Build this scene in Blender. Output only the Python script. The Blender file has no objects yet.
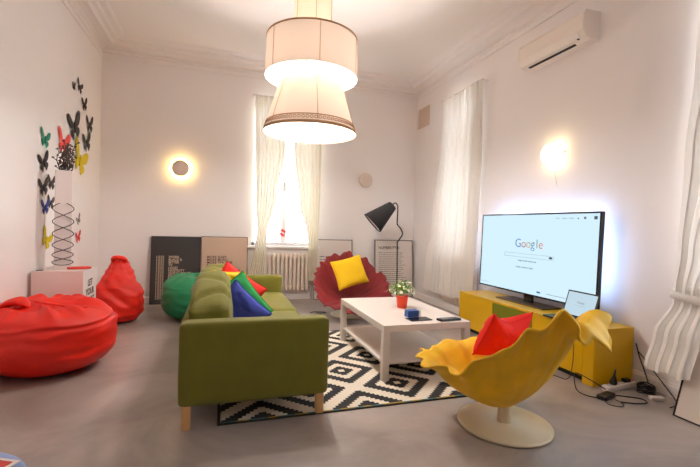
import bpy, bmesh, math, random
from mathutils import Vector, Matrix, Euler, noise

random.seed(7)
PI = math.pi
SC = bpy.context.scene
COL = SC.collection

# ------------------------------------------------------------------ materials
def lin(c):
    return tuple(((x / 255.0) / 12.92) if x / 255.0 <= 0.04045 else (((x / 255.0) + 0.055) / 1.055) ** 2.4 for x in c)

def mat(name, rgb, rough=0.6, metal=0.0, bump=0.0, bscale=60.0, vary=0.0, vscale=4.0, spec=0.5, sheen=0.0, coat=0.0):
    m = bpy.data.materials.new(name); m.use_nodes = True
    nt = m.node_tree; b = nt.nodes['Principled BSDF']
    c = lin(rgb)
    b.inputs['Base Color'].default_value = (*c, 1)
    b.inputs['Roughness'].default_value = rough
    b.inputs['Metallic'].default_value = metal
    b.inputs['Specular IOR Level'].default_value = spec
    if sheen: b.inputs['Sheen Weight'].default_value = sheen
    if coat: b.inputs['Coat Weight'].default_value = coat
    tc = nt.nodes.new('ShaderNodeTexCoord')
    if vary:
        n = nt.nodes.new('ShaderNodeTexNoise'); n.inputs['Scale'].default_value = vscale; n.inputs['Detail'].default_value = 6
        nt.links.new(tc.outputs['Object'], n.inputs['Vector'])
        r = nt.nodes.new('ShaderNodeValToRGB')
        r.color_ramp.elements[0].position = 0.3; r.color_ramp.elements[1].position = 0.7
        r.color_ramp.elements[0].color = (*[x * (1 - vary) for x in c], 1)
        r.color_ramp.elements[1].color = (*[min(1, x * (1 + vary)) for x in c], 1)
        nt.links.new(n.outputs['Fac'], r.inputs['Fac']); nt.links.new(r.outputs['Color'], b.inputs['Base Color'])
    if bump:
        n = nt.nodes.new('ShaderNodeTexNoise'); n.inputs['Scale'].default_value = bscale; n.inputs['Detail'].default_value = 4
        nt.links.new(tc.outputs['Object'], n.inputs['Vector'])
        bp = nt.nodes.new('ShaderNodeBump'); bp.inputs['Strength'].default_value = bump; bp.inputs['Distance'].default_value = 0.01
        nt.links.new(n.outputs['Fac'], bp.inputs['Height']); nt.links.new(bp.outputs['Normal'], b.inputs['Normal'])
    return m

def emis(name, rgb, strength):
    m = bpy.data.materials.new(name); m.use_nodes = True
    nt = m.node_tree; nt.nodes.remove(nt.nodes['Principled BSDF'])
    e = nt.nodes.new('ShaderNodeEmission'); e.inputs['Color'].default_value = (*lin(rgb), 1); e.inputs['Strength'].default_value = strength
    nt.links.new(e.outputs[0], nt.nodes['Material Output'].inputs['Surface'])
    return m

def cloth_translucent(name, rgb, trans_rgb, mix=0.5, clear=0.0):
    m = bpy.data.materials.new(name); m.use_nodes = True
    nt = m.node_tree; nt.nodes.remove(nt.nodes['Principled BSDF'])
    out = nt.nodes['Material Output']
    d = nt.nodes.new('ShaderNodeBsdfDiffuse'); d.inputs['Color'].default_value = (*lin(rgb), 1)
    t = nt.nodes.new('ShaderNodeBsdfTranslucent'); t.inputs['Color'].default_value = (*lin(trans_rgb), 1)
    x = nt.nodes.new('ShaderNodeMixShader'); x.inputs[0].default_value = mix
    nt.links.new(d.outputs[0], x.inputs[1]); nt.links.new(t.outputs[0], x.inputs[2])
    last = x
    if clear:
        tr = nt.nodes.new('ShaderNodeBsdfTransparent')
        y = nt.nodes.new('ShaderNodeMixShader'); y.inputs[0].default_value = clear
        nt.links.new(x.outputs[0], y.inputs[1]); nt.links.new(tr.outputs[0], y.inputs[2]); last = y
    nt.links.new(last.outputs[0], out.inputs['Surface'])
    return m

M = {}
M['wall'] = mat('wall_paint', (241, 236, 234), 0.9, bump=0.05, bscale=25, spec=0.2)
M['ceil'] = mat('ceiling_paint', (242, 237, 233), 0.9, spec=0.2)
M['trim'] = mat('trim_paint', (240, 234, 231), 0.6)
M['white'] = mat('white_lacquer', (224, 214, 205), 0.35)
M['whiteplastic'] = mat('white_plastic', (232, 224, 216), 0.4)
M['boxwhite'] = mat('white_board', (236, 226, 222), 0.6)
M['sofa'] = mat('olive_fabric', (108, 104, 16), 0.85, bump=0.25, bscale=350, vary=0.08, vscale=6, sheen=0.12)
M['beech'] = mat('beech_wood', (222, 172, 112), 0.5, vary=0.12, vscale=9)
M['red'] = mat('red_nylon', (226, 30, 8), 0.5, bump=0.1, bscale=14, vary=0.06)
M['green'] = mat('green_nylon', (22, 128, 82), 0.5, bump=0.1, bscale=14, vary=0.06)
M['darkred'] = mat('dark_red_cloth', (122, 17, 22), 0.7, bump=0.3, bscale=25, vary=0.12, vscale=5)
M['yellow'] = mat('mustard_cloth', (234, 184, 10), 0.62, bump=0.3, bscale=18, vary=0.14, vscale=5)
M['base'] = mat('cream_metal', (214, 202, 172), 0.3)
M['standy'] = mat('yellow_lacquer', (220, 172, 0), 0.3)
M['standg'] = mat('olive_lacquer', (116, 122, 14), 0.35)
M['dark'] = mat('dark_plinth', (30, 28, 26), 0.6)
M['black'] = mat('black_plastic', (16, 16, 18), 0.35)
M['glossblack'] = mat('black_gloss', (12, 12, 16), 0.12)
M['blackmetal'] = mat('black_metal', (28, 28, 30), 0.4, metal=0.3)
M['blackcloth'] = mat('black_textile', (52, 52, 56), 0.85, bump=0.2, bscale=300)
M['yelpillow'] = mat('yellow_cotton', (250, 202, 14), 0.8, bump=0.25, bscale=30)
M['redpillow'] = mat('red_cotton', (222, 24, 16), 0.8, bump=0.2, bscale=30)
M['pblue'] = mat('blue_cotton', (44, 60, 160), 0.75, bump=0.2, bscale=25)
M['pgreen'] = mat('green_cotton', (20, 150, 72), 0.75, bump=0.2, bscale=25)
M['pyellow'] = mat('golden_cotton', (245, 195, 20), 0.75, bump=0.2, bscale=25)
M['pred'] = mat('scarlet_cotton', (225, 30, 20), 0.75, bump=0.2, bscale=25)
M['decalblack'] = mat('charcoal_paper', (62, 56, 54), 0.8)
M['decalgreen'] = mat('green_paper', (34, 130, 100), 0.8)
M['decalred'] = mat('red_paper', (226, 74, 70), 0.8)
M['decalyellow'] = mat('yellow_paper', (208, 186, 20), 0.8)
M['decalblue'] = mat('blue_paper', (66, 70, 140), 0.8)
M['decalgrey'] = mat('grey_paper', (140, 132, 130), 0.8)
M['boardblack'] = mat('charcoal_print', (52, 48, 47), 0.6)
M['boardtan'] = mat('sand_print', (206, 178, 156), 0.6)
M['boardwhite'] = mat('pale_print', (222, 212, 204), 0.5)
M['textcream'] = mat('cream_ink', (206, 184, 160), 0.8)
M['textdark'] = mat('dark_ink', (84, 62, 56), 0.8)
M['textgrey'] = mat('grey_ink', (130, 122, 118), 0.8)
M['framegrey'] = mat('grey_aluminium', (120, 112, 108), 0.4, metal=0.3)
M['cloth'] = cloth_translucent('curtain_cotton', (242, 239, 234), (244, 240, 234), 0.09)
M['sheer'] = cloth_translucent('curtain_voile', (240, 234, 220), (244, 238, 226), 0.09, 0.01)
M['shade'] = cloth_translucent('lampshade_linen', (246, 238, 226), (255, 218, 188), 0.040)
M['shadetrim'] = mat('brown_lace', (190, 150, 112), 0.9)
M['bulb'] = emis('bulb_glow', (255, 214, 160), 30)
M['tvscreen'] = emis('screen_light', (208, 236, 250), .74)
M['lapscreen'] = emis('laptop_light', (205, 230, 244), 0.62)
M['tvback'] = emis('backlight_strip', (176, 204, 255), 30)
M['ledwarm'] = emis('led_ring', (255, 212, 122), 46)
M['globe'] = emis('globe_glow', (255, 226, 170), 7)
M['taupe'] = mat('taupe_plaster', (218, 202, 188), 0.7)
M['ventm'] = mat('beige_grille', (222, 202, 186), 0.6)
M['acwhite'] = mat('ivory_plastic', (238, 229, 220), 0.4)
M['leaf'] = mat('leaf_green', (126, 168, 70), 0.5, vary=0.3, vscale=30)
M['bronze'] = mat('dark_bronze', (92, 70, 46), 0.3, metal=0.6)
M['petal'] = mat('flower_white', (240, 238, 220), 0.6)
M['pot'] = mat('red_ceramic', (226, 64, 28), 0.3)
M['soil'] = mat('potting_soil', (60, 42, 30), 0.95)
M['bluecard'] = mat('blue_card', (44, 82, 148), 0.5)
M['radiator'] = mat('radiator_enamel', (236, 222, 206), 0.35)
M['chrome'] = mat('brushed_chrome', (190, 190, 190), 0.25, metal=0.9)
M['twig'] = mat('dark_twig', (82, 72, 66), 0.85)
M['matblue'] = mat('pale_blue_canvas', (140, 160, 205), 0.8, bump=0.2, bscale=60)
M['matred'] = mat('red_canvas', (200, 66, 58), 0.8)
M['matwhite'] = mat('white_canvas', (225, 216, 210), 0.8)
M['gblue'] = mat('logo_blue', (70, 120, 200), 0.5)
M['gred'] = mat('logo_red', (215, 110, 100), 0.5)
M['gyellow'] = mat('logo_yellow', (225, 190, 110), 0.5)
M['ggreen'] = mat('logo_green', (90, 165, 130), 0.5)
M['uiline'] = mat('pale_interface_grey', (150, 175, 190), 0.6)
M['uidark'] = mat('dark_interface_grey', (70, 84, 98), 0.6)

def glass_mat():
    m = bpy.data.materials.new('window_glass'); m.use_nodes = True
    nt = m.node_tree; nt.nodes.remove(nt.nodes['Principled BSDF'])
    g = nt.nodes.new('ShaderNodeBsdfGlossy'); g.inputs['Roughness'].default_value = 0.02
    t = nt.nodes.new('ShaderNodeBsdfTransparent'); x = nt.nodes.new('ShaderNodeMixShader'); x.inputs[0].default_value = 0.06
    nt.links.new(t.outputs[0], x.inputs[1]); nt.links.new(g.outputs[0], x.inputs[2])
    nt.links.new(x.outputs[0], nt.nodes['Material Output'].inputs['Surface'])
    return m
M['glass'] = glass_mat()

def floor_mat():
    m = mat('polished_concrete', (164, 154, 145), 0.3, spec=0.5)
    nt = m.node_tree; b = nt.nodes['Principled BSDF']
    tc = nt.nodes.new('ShaderNodeTexCoord')
    n1 = nt.nodes.new('ShaderNodeTexNoise'); n1.inputs['Scale'].default_value = 1.3; n1.inputs['Detail'].default_value = 9; n1.inputs['Roughness'].default_value = 0.62; n1.inputs['Distortion'].default_value = 0.8
    nt.links.new(tc.outputs['Object'], n1.inputs['Vector'])
    r1 = nt.nodes.new('ShaderNodeValToRGB')
    e = r1.color_ramp.elements
    e[0].position = 0.3; e[0].color = (*lin((132, 122, 115)), 1); e[1].position = 0.72; e[1].color = (*lin((182, 171, 164)), 1)
    nt.links.new(n1.outputs['Fac'], r1.inputs['Fac'])
    # hairline cracks and trowel streaks
    n2 = nt.nodes.new('ShaderNodeTexNoise'); n2.inputs['Scale'].default_value = 0.55; n2.inputs['Detail'].default_value = 3; n2.inputs['Distortion'].default_value = 0.5
    nt.links.new(tc.outputs['Object'], n2.inputs['Vector'])
    s = nt.nodes.new('ShaderNodeMath'); s.operation = 'SUBTRACT'; s.inputs[1].default_value = 0.5
    a = nt.nodes.new('ShaderNodeMath'); a.operation = 'ABSOLUTE'
    l = nt.nodes.new('ShaderNodeMath'); l.operation = 'LESS_THAN'; l.inputs[1].default_value = 0.0006
    nt.links.new(n2.outputs['Fac'], s.inputs[0]); nt.links.new(s.outputs[0], a.inputs[0]); nt.links.new(a.outputs[0], l.inputs[0])
    sc = nt.nodes.new('ShaderNodeMath'); sc.operation = 'MULTIPLY'; sc.inputs[1].default_value = 0.0
    nt.links.new(l.outputs[0], sc.inputs[0])
    mx = nt.nodes.new('ShaderNodeMixRGB'); mx.inputs['Color2'].default_value = (*lin((96, 86, 78)), 1)
    nt.links.new(sc.outputs[0], mx.inputs['Fac']); nt.links.new(r1.outputs['Color'], mx.inputs['Color1'])
    nt.links.new(mx.outputs['Color'], b.inputs['Base Color'])
    r2 = nt.nodes.new('ShaderNodeMapRange'); r2.inputs['To Min'].default_value = 0.22; r2.inputs['To Max'].default_value = 0.42
    nt.links.new(n1.outputs['Fac'], r2.inputs['Value']); nt.links.new(r2.outputs[0], b.inputs['Roughness'])
    return m
M['floor'] = floor_mat()

def rug_mat(x0, y0, a, bb):
    """stepped concentric diamonds, black on off-white"""
    m = mat('woven_rug', (230, 218, 198), 0.95, bump=0.5, bscale=220)
    nt = m.node_tree; b = nt.nodes['Principled BSDF']
    N = nt.nodes.new; L = nt.links.new
    tc = N('ShaderNodeTexCoord'); sp = N('ShaderNodeSeparateXYZ'); L(tc.outputs['Object'], sp.inputs[0])
    def math_(op, i0, i1=None):
        n = N('ShaderNodeMath'); n.operation = op
        for k, v in enumerate((i0, i1)):
            if v is None: continue
            if isinstance(v, (int, float)): n.inputs[k].default_value = v
            else: L(v, n.inputs[k])
        return n.outputs[0]
    q = a / 14.0; qy = bb / 14.0
    def snapped(o, off, step):
        t = math_('DIVIDE', math_('SUBTRACT', o, off), step)
        return math_('ADD', math_('FLOOR', t), 0.5)
    ix = snapped(sp.outputs['X'], x0, q); iy = snapped(sp.outputs['Y'], y0, qy)
    def tri(i, shift):   # distance to nearest lattice centre, in units of half period (0..1)
        w = math_('ADD', math_('DIVIDE', i, 14.0), shift)
        f = math_('SUBTRACT', w, math_('MULTIPLY', math_('ROUND', math_('DIVIDE', w, 2.0)), 2.0))
        return math_('ABSOLUTE', f)
    d1 = math_('ADD', tri(ix, 0), tri(iy, 0))
    d2 = math_('ADD', tri(ix, 1), tri(iy, 1))
    d = math_('MINIMUM', d1, d2)
    r = N('ShaderNodeValToRGB'); r.color_ramp.interpolation = 'CONSTANT'
    w = (*lin((236, 224, 204)), 1); k = (*lin((44, 41, 40)), 1)
    els = r.color_ramp.elements
    els[0].position = 0; els[0].color = w; els[1].position = 0.08; els[1].color = k
    for p, c in ((0.31, w), (0.51, k), (0.80, w)):
        e = els.new(p); e.color = c
    L(d, r.inputs['Fac']); L(r.outputs['Color'], b.inputs['Base Color'])
    return m

# ------------------------------------------------------------------ mesh helpers
def finish(bm, name, m, parent=None, smooth=False, loc=None, rot=None):
    me = bpy.data.meshes.new(name); bm.to_mesh(me); bm.free()
    o = bpy.data.objects.new(name, me); COL.objects.link(o)
    mm = m if isinstance(m, (list, tuple)) else [m]
    for x in mm: me.materials.append(M[x] if isinstance(x, str) else x)
    if smooth:
        for p in me.polygons: p.use_smooth = True
    if parent is not None: o.parent = parent
    if loc is not None: o.location = loc
    if rot is not None: o.rotation_euler = rot
    return o

def add_box(bm, lo, hi, bev=0.0, seg=2, mtx=None, mi=0):
    lo = Vector(lo); hi = Vector(hi)
    r = bmesh.ops.create_cube(bm, size=1)
    vs = r['verts']; c = (lo + hi) / 2; s = hi - lo
    for v in vs: v.co = Vector((v.co.x * s.x, v.co.y * s.y, v.co.z * s.z)) + c
    fs = set(f for v in vs for f in v.link_faces)
    for f in fs: f.material_index = mi
    if bev:
        es = list(set(e for v in vs for e in v.link_edges))
        r2 = bmesh.ops.bevel(bm, geom=es, offset=bev, segments=seg, profile=0.5, affect='EDGES')
        vs = list(set(v for f in r2['faces'] for v in f.verts) | set(v for v in vs if v.is_valid))
        for f in r2['faces']: f.material_index = mi
    if mtx is not None:
        bmesh.ops.transform(bm, matrix=mtx, verts=[v for v in vs if v.is_valid])
    return vs

def box(name, lo, hi, m, parent=None, bev=0.0, seg=2, mtx=None, smooth=False):
    bm = bmesh.new(); add_box(bm, lo, hi, bev, seg, mtx)
    return finish(bm, name, m, parent, smooth)

def add_lathe(bm, prof, n=48, c=(0, 0, 0), mi=0, close_top=True, close_bot=True, mtx=None):
    rings = []
    for r, z in prof:
        rings.append([bm.verts.new((c[0] + r * math.cos(2 * PI * i / n), c[1] + r * math.sin(2 * PI * i / n), c[2] + z)) for i in range(n)])
    for a, b in zip(rings[:-1], rings[1:]):
        for i in range(n):
            f = bm.faces.new((a[i], a[(i + 1) % n], b[(i + 1) % n], b[i])); f.material_index = mi; f.smooth = True
    if close_bot: f = bm.faces.new(list(reversed(rings[0]))); f.material_index = mi
    if close_top: f = bm.faces.new(rings[-1]); f.material_index = mi
    if mtx is not None: bmesh.ops.transform(bm, matrix=mtx, verts=[v for r in rings for v in r])
    return rings

def lathe(name, prof, m, parent=None, n=48, c=(0, 0, 0), ct=True, cb=True, mtx=None):
    bm = bmesh.new(); add_lathe(bm, prof, n, c, 0, ct, cb, mtx)
    return finish(bm, name, m, parent)

def smooth_path(pts, n=8):
    P = [Vector(p) for p in pts]; out = []
    for i in range(len(P) - 1):
        p0 = P[max(0, i - 1)]; p1 = P[i]; p2 = P[i + 1]; p3 = P[min(len(P) - 1, i + 2)]
        for k in range(n):
            t = k / n
            out.append(0.5 * ((2 * p1) + (p2 - p0) * t + (2 * p0 - 5 * p1 + 4 * p2 - p3) * t * t + (3 * p1 - p0 - 3 * p2 + p3) * t ** 3))
    out.append(P[-1]); return out

def add_tube(bm, pts, r, n=8, mi=0, r2=None):
    pts = [Vector(p) for p in pts]; rings = []; N = len(pts)
    up = Vector((0.13, 0.31, 0.94))
    for i, p in enumerate(pts):
        d = (pts[min(i + 1, N - 1)] - pts[max(i - 1, 0)])
        if d.length < 1e-9: d = Vector((0, 0, 1))
        d.normalize()
        u = d.cross(up)
        if u.length < 0.05: u = d.cross(Vector((1, 0, 0)))
        u.normalize(); w = d.cross(u)
        rr = r if r2 is None else r + (r2 - r) * i / max(1, N - 1)
        rings.append([bm.verts.new(p + (u * math.cos(2 * PI * k / n) + w * math.sin(2 * PI * k / n)) * rr) for k in range(n)])
    for a, b in zip(rings[:-1], rings[1:]):
        for k in range(n):
            f = bm.faces.new((a[k], a[(k + 1) % n], b[(k + 1) % n], b[k])); f.smooth = True; f.material_index = mi
    f = bm.faces.new(list(reversed(rings[0]))); f.material_index = mi
    f = bm.faces.new(rings[-1]); f.material_index = mi

def tube(name, pts, r, m, parent=None, n=8, r2=None):
    bm = bmesh.new(); add_tube(bm, pts, r, n, 0, r2)
    return finish(bm, name, m, parent)

def add_prism(bm, poly, lo, hi, fn, mi=0):
    """polygon (a,b) extruded between lo and hi, fn(a,b,c)->xyz"""
    A = [bm.verts.new(fn(a, b, lo)) for a, b in poly]; B = [bm.verts.new(fn(a, b, hi)) for a, b in poly]
    n = len(poly)
    fs = [bm.faces.new(A), bm.faces.new(list(reversed(B)))]
    for i in range(n): fs.append(bm.faces.new((A[i], B[i], B[(i + 1) % n], A[(i + 1) % n])))
    for f in fs: f.material_index = mi
    bmesh.ops.recalc_face_normals(bm, faces=fs)

def thing(name, label, cat, loc=(0, 0, 0), rz=0, group=None):
    o = bpy.data.objects.new(name, None); COL.objects.link(o); o.empty_display_size = 0.1
    o.location = loc; o.rotation_euler = (0, 0, rz)
    return tag(o, label, cat, group)

def tag(o, label, cat, group=None):
    o['label'] = label; o['category'] = cat
    if group: o['group'] = group
    return o

def struct(o, label=None, cat=None):
    o['kind'] = 'structure'
    if label: o['label'] = label; o['category'] = cat
    return o

def text_mesh(body, size, depth=0.0015, align='LEFT', spacing=1.0, bold=0.0):
    cu = bpy.data.curves.new('lettering', 'FONT'); cu.body = body; cu.size = size; cu.extrude = depth / 2
    cu.align_x = align; cu.space_character = spacing; cu.offset = bold; cu.resolution_u = 3
    o = bpy.data.objects.new('lettering', cu); COL.objects.link(o)
    bpy.context.view_layer.update()
    me = bpy.data.meshes.new_from_object(o.evaluated_get(bpy.context.evaluated_depsgraph_get()))
    bpy.data.objects.remove(o); bpy.data.curves.remove(cu)
    return me

def add_text(bm, body, size, mtx, mi=0, **k):
    me = text_mesh(body, size, **k)
    n0 = len(bm.verts); f0 = len(bm.faces)
    bm.from_mesh(me); bpy.data.meshes.remove(me)
    bm.verts.ensure_lookup_table(); bm.faces.ensure_lookup_table()
    for v in bm.verts[n0:]: v.co = mtx @ v.co
    for f in bm.faces[f0:]: f.material_index = mi

def frame_mtx(o, xd, yd):
    xd = Vector(xd).normalized(); yd = Vector(yd).normalized(); zd = xd.cross(yd)
    m = Matrix((xd, yd, zd)).transposed().to_4x4(); m.translation = Vector(o)
    return m

def interp(keys, t):
    if t <= keys[0][0]: return keys[0][1]
    for (a, va), (b, vb) in zip(keys[:-1], keys[1:]):
        if t <= b:
            k = (t - a) / (b - a); k = k * k * (3 - 2 * k)
            return va + (vb - va) * k
    return keys[-1][1]

# ------------------------------------------------------------------ camera
H = 1.22
FPX = 400.0
yaw, pit, rol = math.radians(17.8), math.radians(1.05), math.radians(1.7)
Fw = Vector((math.sin(yaw) * math.cos(pit), math.cos(yaw) * math.cos(pit), -math.sin(pit)))
Rt = Vector((math.cos(yaw), -math.sin(yaw), 0)); Up = Rt.cross(Fw)
R2 = math.cos(rol) * Rt + math.sin(rol) * Up; U2 = -math.sin(rol) * Rt + math.cos(rol) * Up
cam = bpy.data.cameras.new('camera'); cam.sensor_width = 36; cam.lens = FPX / 700 * 36; cam.clip_start = 0.02
co = bpy.data.objects.new('camera', cam); COL.objects.link(co)
mw = Matrix((R2, U2, -Fw)).transposed().to_4x4(); mw.translation = Vector((0, 0, H)); co.matrix_world = mw
SC.camera = co

# ------------------------------------------------------------------ room
XL, XR, YB, YF, ZC = -1.66, 3.28, 6.5, -3.2, 3.72
T = 0.32
struct(box('floor', (XL - T, YF - T, -0.2), (XR + T, YB + T, 0), 'floor'), 'grey polished concrete floor with fine cracks', 'floor')
struct(box('ceiling', (XL - T, YF - T, ZC), (XR + T, YB + T, ZC + 0.2), 'ceil'), 'plain off-white ceiling', 'ceiling')

def wall_with_holes(name, axis, inner, outer, a0, a1, holes, label):
    """axis 'x': wall runs along x at y in (inner,outer); axis 'y': runs along y at x in (inner,outer)"""
    bm = bmesh.new()
    def put(p0, p1, z0, z1):
        if p1 - p0 < 1e-4 or z1 - z0 < 1e-4: return
        lo, hi = sorted((inner, outer))
        if axis == 'x': add_box(bm, (p0, lo, z0), (p1, hi, z1))
        else: add_box(bm, (lo, p0, z0), (hi, p1, z1))
    cur = a0
    for (h0, h1, z0, z1) in sorted(holes):
        put(cur, h0, 0, ZC); put(h0, h1, 0, z0); put(h0, h1, z1, ZC); cur = h1
    put(cur, a1, 0, ZC)
    return struct(finish(bm, name, 'wall'), label, 'wall')

WB = (0.45, 1.48, 0.87, 3.14)      # window in back wall
W2 = (4.70, 5.42, 0.86, 3.10)      # right wall, behind the long curtain
W3 = (0.88, 1.95, 0.86, 3.16)      # right wall, nearer
wall_with_holes('wall_back', 'x', YB, YB + T, XL, XR, [WB], 'pale wall with the single tall window')
wall_with_holes('wall_right', 'y', XR, XR + T, YF - T, YB + T, [W2, W3], 'pale wall behind the television')
wall_with_holes('wall_left', 'y', XL, XL - T, YF - T, YB + T, [], 'pale wall with butterfly cutouts')
wall_with_holes('wall_front', 'x', YF, YF - T, XL, XR, [], 'plain pale wall closing the room')

def ring_trim(name, prof, label):
    bm = bmesh.new(); rings = []
    for a, z in prof:
        rings.append([bm.verts.new(p) for p in ((XL + a, YF + a, z), (XR - a, YF + a, z), (XR - a, YB - a, z), (XL + a, YB - a, z))])
    for A, B in zip(rings[:-1], rings[1:]):
        for i in range(4): bm.faces.new((A[i], A[(i + 1) % 4], B[(i + 1) % 4], B[i]))
    bmesh.ops.recalc_face_normals(bm, faces=bm.faces[:])
    return struct(finish(bm, name, 'trim'), label, 'cornice')
ring_trim('trim_1', [(0, 3.50), (0.012, 3.503), (0.012, 3.56), (0.03, 3.566), (0.036, 3.578), (0.03, 3.592), (0.016, 3.597), (0.03, 3.612), (0.07, 3.632), (0.12, 3.642),
                     (0.15, 3.644), (0.15, 3.632), (0.175, 3.634), (0.185, 3.655), (0.20, 3.668), (0.25, 3.674), (0.255, 3.688), (0.27, 3.697), (0.33, 3.703), (0.345, 3.712), (0.36, 3.72)],
          'stepped plaster cornice under the ceiling')

def skirting(name, axis, at, s, a0, a1):
    prof = [(0, 0), (0.018, 0), (0.018, 0.075), (0.014, 0.085), (0.010, 0.088), (0.008, 0.1), (0, 0.103)]
    bm = bmesh.new()
    if axis == 'x': add_prism(bm, prof, a0, a1, lambda a, b, c: (c, at + s * a, b))
    else: add_prism(bm, prof, a0, a1, lambda a, b, c: (at + s * a, c, b))
    return struct(finish(bm, name, 'trim'), 'low moulded skirting board', 'skirting')
skirting('baseboard_back', 'x', YB, -1, XL, XR)
skirting('baseboard_right', 'y', XR, -1, YF, YB)
skirting('baseboard_left', 'y', XL, 1, YF, YB)

def window(name, axis, at, hole, label, tagcat='window'):
    """frame set 0.12 into the wall, two casements, sill"""
    a0, a1, z0, z1 = hole
    def P(a, d, z): return (a, at + d, z) if axis == 'x' else (at + d, a, z)
    def bar(bm, a, b, d0, d1, zz0, zz1, bev=0.004):
        p, q = P(a, d0, zz0), P(b, d1, zz1)
        add_box(bm, [min(x, y) for x, y in zip(p, q)], [max(x, y) for x, y in zip(p, q)], bev)
    w = thing(name, label, tagcat); struct(w)
    bm = bmesh.new()
    f = 0.05
    bar(bm, a0, a0 + f, 0.10, 0.18, z0, z1); bar(bm, a1 - f, a1, 0.10, 0.18, z0, z1)
    bar(bm, a0, a1, 0.10, 0.18, z0, z0 + f); bar(bm, a0, a1, 0.10, 0.18, z1 - f, z1)
    mid = (a0 + a1) / 2
    bar(bm, mid - 0.045, mid + 0.045, 0.095, 0.17, z0, z1)
    zt = z0 + (z1 - z0) * 0.70
    bar(bm, a0, a1, 0.10, 0.17, zt - 0.03, zt + 0.03)
    finish(bm, 'window_frame', 'trim', w)
    bm = bmesh.new(); bar(bm, a0 + f, a1 - f, 0.135, 0.14, z0 + f, z1 - f, 0)
    finish(bm, 'pane', 'glass', w)
    bm = bmesh.new(); bar(bm, a0 - 0.06, a1 + 0.06, -0.09, 0.10, z0 - 0.035, z0, 0.006)
    finish(bm, 'window_sill', 'trim', w)
    bm = bmesh.new(); bar(bm, mid - 0.012, mid + 0.012, 0.07, 0.095, z0 + 0.9, z0 + 1.03, 0.004)
    finish(bm, 'window_handle', 'chrome', w)
    return w
window('window_1', 'x', YB, WB, 'tall bright window above the radiator in the back wall')
window('window_2', 'y', XR, W2, 'tall window behind the long curtain beside the television')
window('window_3', 'y', XR, W3, 'tall window behind the tied-back curtain')

# small red tag hanging on the back window
t = thing('hanging_tag', 'small red and white tag hanging in the back window', 'tag', (0.965, YB + 0.06, 1.10))
box('cord', (-0.0015, -0.0015, 0.02), (0.0015, 0.0015, 0.22), 'dark', t)
box('card', (-0.045, -0.004, -0.075), (0.045, 0.004, 0.025), 'decalred', t, 0.002, mtx=Matrix.Rotation(0.5, 4, 'Y'))
box('stripe', (-0.04, -0.006, -0.035), (0.04, -0.0035, -0.012), 'matwhite', t, mtx=Matrix.Rotation(0.5, 4, 'Y'))

# ------------------------------------------------------------------ curtains
def curtain_mesh(axis, at, rows, folds, ny=70, per=10, seed=0):
    """rows: (z, a, b, depth_offset, fold_amp) from top to bottom; at = plane"""
    bm = bmesh.new(); rnd = random.Random(seed)
    ph = [rnd.uniform(-0.6, 0.6) for _ in range(folds + 2)]
    K = [sorted([(-r[0], r[i]) for r in rows]) for i in (1, 2, 3, 4)]
    nu = folds * per
    z0, z1 = rows[0][0], rows[-1][0]
    grid = []
    for j in range(ny + 1):
        z = z0 + (z1 - z0) * j / ny
        a, b, d, am = [interp(k, -z) for k in K]
        row = []
        for i in range(nu + 1):
            u = i / nu
            fi = u * folds; k = int(min(fi, folds - 1))
            w = math.sin(2 * PI * fi + ph[k] * (1 - abs(2 * (fi - k) - 1)) + 0.15 * math.sin(z * 1.7 + seed))
            off = d + am * (w + 0.35 * math.sin(2 * PI * fi * 0.37 + seed + z * 0.3))
            off += 0.4 * am * noise.noise((u * 6, z * 1.2, seed))
            al = a + (b - a) * (u + 0.25 / max(folds, 1) * math.sin(2 * PI * fi * 2 + 1) * 0.4)
            zz = z + (0.012 * math.sin(2 * PI * fi * 0.5 + seed) if j == ny else 0)
            row.append(bm.verts.new((al, at + off, zz) if axis == 'x' else (at + off, al, zz)))
        grid.append(row)
    for j in range(ny):
        for i in range(nu):
            f = bm.faces.new((grid[j][i], grid[j][i + 1], grid[j + 1][i + 1], grid[j + 1][i])); f.smooth = True
    return bm

def rod(name, axis, at, z, a0, a1, label, wall, sgn):
    t = thing(name, label, 'curtain rod')
    bm = bmesh.new()
    P = (lambda a: (a, at, z)) if axis == 'x' else (lambda a: (at, a, z))
    add_tube(bm, [P(a0), P(a1)], 0.011, 12); finish(bm, 'rod', 'trim', t)
    for a in (a0 + 0.03, a1 - 0.03):
        bm = bmesh.new()
        q = P(a); w = (a, wall, z) if axis == 'x' else (wall, a, z)
        add_tube(bm, [q, w], 0.009, 10); finish(bm, 'bracket', 'trim', t)
    return t
YC = 6.34
rod('curtain_rod', 'x', YC, 3.19, 0.41, 1.56, 'thin white curtain rod above the back window', YB, 1)
CG = 'curtains of the back window'
o = finish(curtain_mesh('x', YC, [(3.2, .44, .93, 0, .022), (2.4, .46, .92, 0, .03), (1.6, .49, .80, -.01, .03), (1.08, .52, .67, -.02, .022), (.95, .50, .67, -.03, .022), (.26, .38, .64, -.04, .03)], 7, seed=3), 'curtain', 'sheer')
tag(o, 'cream curtain on the side of the back window next to the sand-coloured board', 'curtain', CG)
o = finish(curtain_mesh('x', YC, [(3.2, 1.03, 1.52, 0, .022), (2.4, 1.06, 1.51, 0, .03), (1.6, 1.16, 1.51, -.01, .03), (1.08, 1.30, 1.49, -.02, .022), (.95, 1.32, 1.49, -.03, .022), (.32, 1.35, 1.48, -.03, .02)], 7, seed=5), 'curtain', 'sheer')
tag(o, 'cream curtain on the side of the back window above the dark red chair', 'curtain', CG)
XC = 3.19
rod('curtain_rod', 'y', XC, 3.185, 4.47, 5.52, 'thin white curtain rod above the long curtain beside the vent', XR, 1)
t = thing('curtain', 'long white floor-length curtain between the vent and the television', 'curtain', (0, 0, 0))
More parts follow.
